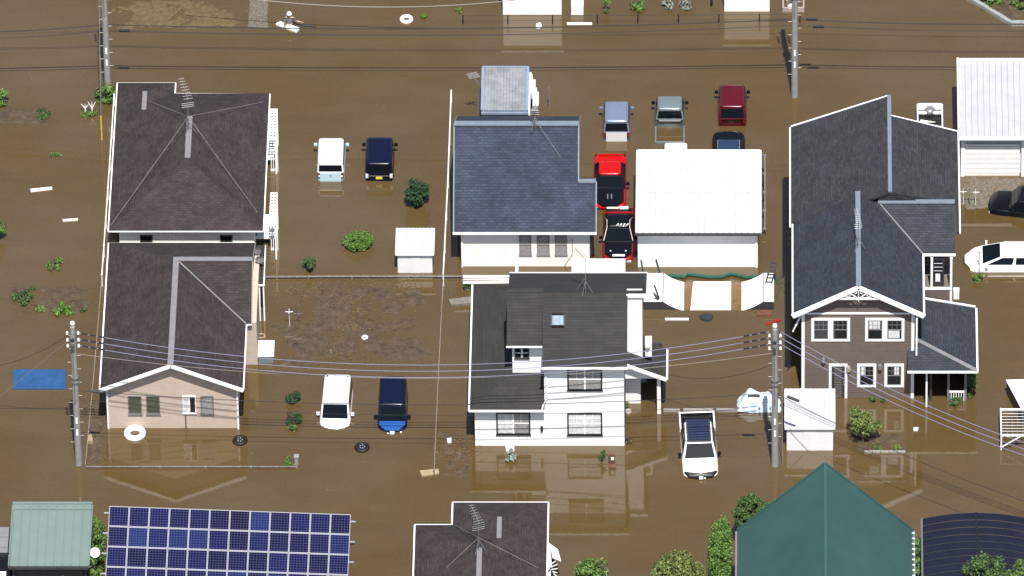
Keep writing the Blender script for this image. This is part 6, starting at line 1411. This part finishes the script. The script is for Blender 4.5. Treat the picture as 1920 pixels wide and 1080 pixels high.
# ================================================================== PERSON ON THE ROAD
def person():
    c = P(543,47,0); ox, oy = c.x, c.y; g = -.85
    t = thing('person', 'person in a white hard hat and dark clothes wading waist-deep beside a white board', 'person', (ox,oy,0))
    V = [(0,0,g+.95),(0,-.02,g+1.2),(0,-.05,g+1.42),(0,-.06,g+1.52),(-.2,-.04,g+1.40),(-.27,-.12,g+1.12),(-.18,-.30,g+1.0),(.2,-.06,g+1.40),(.42,-.12,g+1.22),(.62,-.16,g+1.2),
         (-.1,0,g+.88),(-.12,-.02,g+.48),(-.12,.02,g+.06),(.1,0,g+.88),(.12,-.04,g+.48),(.12,0,g+.06),(-.12,-.14,g+.03),(.12,-.16,g+.03),(0,-.07,g+1.60),(0,-.08,g+1.70)]
    E = [(0,1),(1,2),(2,3),(2,4),(4,5),(5,6),(2,7),(7,8),(8,9),(0,10),(10,11),(11,12),(0,13),(13,14),(14,15),(12,16),(15,17),(3,18),(18,19)]
    Rr = [.15,.14,.13,.055,.065,.05,.04,.065,.05,.04,.09,.07,.05,.09,.07,.05,.045,.045,.085,.09]
    import bmesh
    def mk_body(name, V, E, Rr, m):
        me = bpy.data.meshes.new(name); bm = bmesh.new(); ly = bm.verts.layers.skin.verify(); vs = [bm.verts.new(v) for v in V]
        for a, b in E: bm.edges.new((vs[a], vs[b]))
        for v, r in zip(vs, Rr): v[ly].radius = (r, r)
        vs[0][ly].use_root = True; bm.to_mesh(me); bm.free(); me.materials.append(M[m])
        o = bpy.data.objects.new(name, me); COL.objects.link(o); o.parent = t
        o.modifiers.new('skin', 'SKIN'); s = o.modifiers.new('sub', 'SUBSURF'); s.levels = 1; s.render_levels = 1; return o
    mk_body('body', V, E, Rr, 'skin')
    Jv = [(0,0,g+.93),(0,-.02,g+1.2),(0,-.05,g+1.42),(-.2,-.04,g+1.40),(-.27,-.12,g+1.12),(-.2,-.27,g+1.02),(.2,-.06,g+1.40),(.42,-.12,g+1.22)]
    mk_body('jacket', Jv, [(0,1),(1,2),(2,3),(3,4),(4,5),(2,6),(6,7)], [.175,.165,.15,.085,.065,.055,.085,.065], 'cloth_grey')
    Tv = [(0,0,g+.95),(-.1,0,g+.86),(-.12,-.02,g+.48),(-.12,.02,g+.12),(.1,0,g+.86),(.12,-.04,g+.48),(.12,0,g+.12)]
    mk_body('trousers', Tv, [(0,1),(1,2),(2,3),(0,4),(4,5),(5,6)], [.17,.11,.09,.07,.11,.09,.07], 'cloth_dark')
    for (hx, hy, hz, dx) in ((.62,-.16,g+1.2,1),(-.18,-.30,g+1.0,-1)):
        hv = [(hx,hy,hz)]; he = []; hr = [.04]
        for f in range(5):
            a = (-.6+.28*f) if f else -1.3; l = (.06,.085,.095,.088,.07)[f]
            d = Vector((math.cos(a)*dx, math.sin(a), -.25)).normalized(); i0 = len(hv)
            hv += [tuple(Vector(hv[0])+d*.05), tuple(Vector(hv[0])+d*(.05+l*.5)), tuple(Vector(hv[0])+d*(.05+l*.9)+Vector((0,0,-.02)))]; he += [(0,i0),(i0,i0+1),(i0+1,i0+2)]; hr += [.012,.009,.008]
        mk_body('hand', hv, he, hr, 'skin')
    hd = Vector((0,-.09,g+1.68))
    k = MB(); k.lathe((hd.x,hd.y,hd.z),[(.16,.02),(.125,.03),(.12,.09),(.08,.14),(.0,.155)],16); me = meshdata('hard_hat', k, M['paint_white'], Vector(), True); o = bpy.data.objects.new('hard_hat', me); COL.objects.link(o); o.parent = t
    for nm_, lst, m in (('eye', ((-.035,-.175,.0),(.035,-.175,.0)), 'cloth_dark'), ('nose', ((0,-.19,-.03),), 'skin'), ('ear', ((-.095,-.09,-.02),(.095,-.09,-.02)), 'skin')):
        for (x, y, z) in lst:
            k = MB(); k.lathe((x,y+.0,g+1.67+z),[(.0,-.018),(.014,0),(.0,.018)],6); me = meshdata(nm_, k, M[m]); o = bpy.data.objects.new(nm_, me); COL.objects.link(o); o.parent = t
    k = MB(); k.box(-.03,.03,-.178,-.165,g+1.605,g+1.615); me = meshdata('mouth', k, M['paint_wine']); o = bpy.data.objects.new('mouth', me); COL.objects.link(o); o.parent = t
person()
floatbox('white_board', [(517,44),(525,39),(562,52),(556,59)], .10, .14, 'ply_white', 'long white board floating beside the wading person', 'board', .01)
c = P(576,49,0); k = MB(); k.tube([P(563,49,.05),P(578,47,.06),P(592,50,.05)], .06, 6); solo('dark_bag', k, M['dark_grey'], 'dark strap bundle floating right of the wading person', 'bundle', c)
c = P(1334,11,0); k = MB(); k.tube([(c.x,c.y,-.3),(c.x,c.y,.4)], .07, 8); solo('bollard', k, M['black_metal'], 'small black and white post left of the top right outbuilding', 'post', (c.x,c.y,0))

# scattered flotsam ----------------------------------------------------------
r_ = random.Random(77); k = MB(); k2 = MB()
for i in range(2200):
    zone = r_.random()
    if zone < .38: x, y = r_.gauss(650,75), r_.uniform(525,700)
    elif zone < .5: x, y = r_.uniform(160,205), r_.uniform(740,872)
    elif zone < .6: x, y = r_.gauss(858,22), r_.gauss(845,28)
    elif zone < .75: x, y = r_.uniform(195,500), r_.uniform(5,55)
    elif zone < .82: x, y = r_.uniform(10,180), r_.uniform(530,590)
    else: x, y = r_.uniform(0,1900), r_.uniform(60,1000)
    if x > 1490 and y > 180: continue
    c = P(x, y, .012 if zone >= .82 else .045); a = r_.uniform(0,3.14); l = r_.uniform(.02,.075)*(1.6 if r_.random() < .1 else 1); d = Vector((math.cos(a)*l, math.sin(a)*l, 0)); s = Vector((-d.y,d.x,0)).normalized()*r_.uniform(.008,.024)
    (k if r_.random() < .6 else k2).add([c-d, c+s+Vector((0,0,.01)), c+d, c-s+Vector((0,0,.01))], [(0,3,2,1)])
for (x, y, n_) in ((560,545,40),(650,562,60),(618,572,25),(660,585,40),(600,530,40),(700,528,40),(760,528,40),(655,612,60),(830,850,30),(868,846,40),(640,660,40)):
    for i in range(n_):
        c = P(x+r_.gauss(0,16), y+r_.gauss(0,5), .05); a = r_.gauss(-.1,.6); l = r_.uniform(.04,.12); d = Vector((math.cos(a)*l, math.sin(a)*l, r_.uniform(-.02,.03))); s = Vector((-d.y,d.x,0)).normalized()*.02
        k.add([c-d, c+s, c+d, c-s], [(0,3,2,1)])
tag(part('flotsam', k, M['dead_straw']), 'straw coloured plant scraps scattered over the flood water', 'debris', kind='stuff')
tag(part('flotsam', k2, M['leaf_brown']), 'dark leaf and twig litter scattered over mud and water', 'debris', kind='stuff')
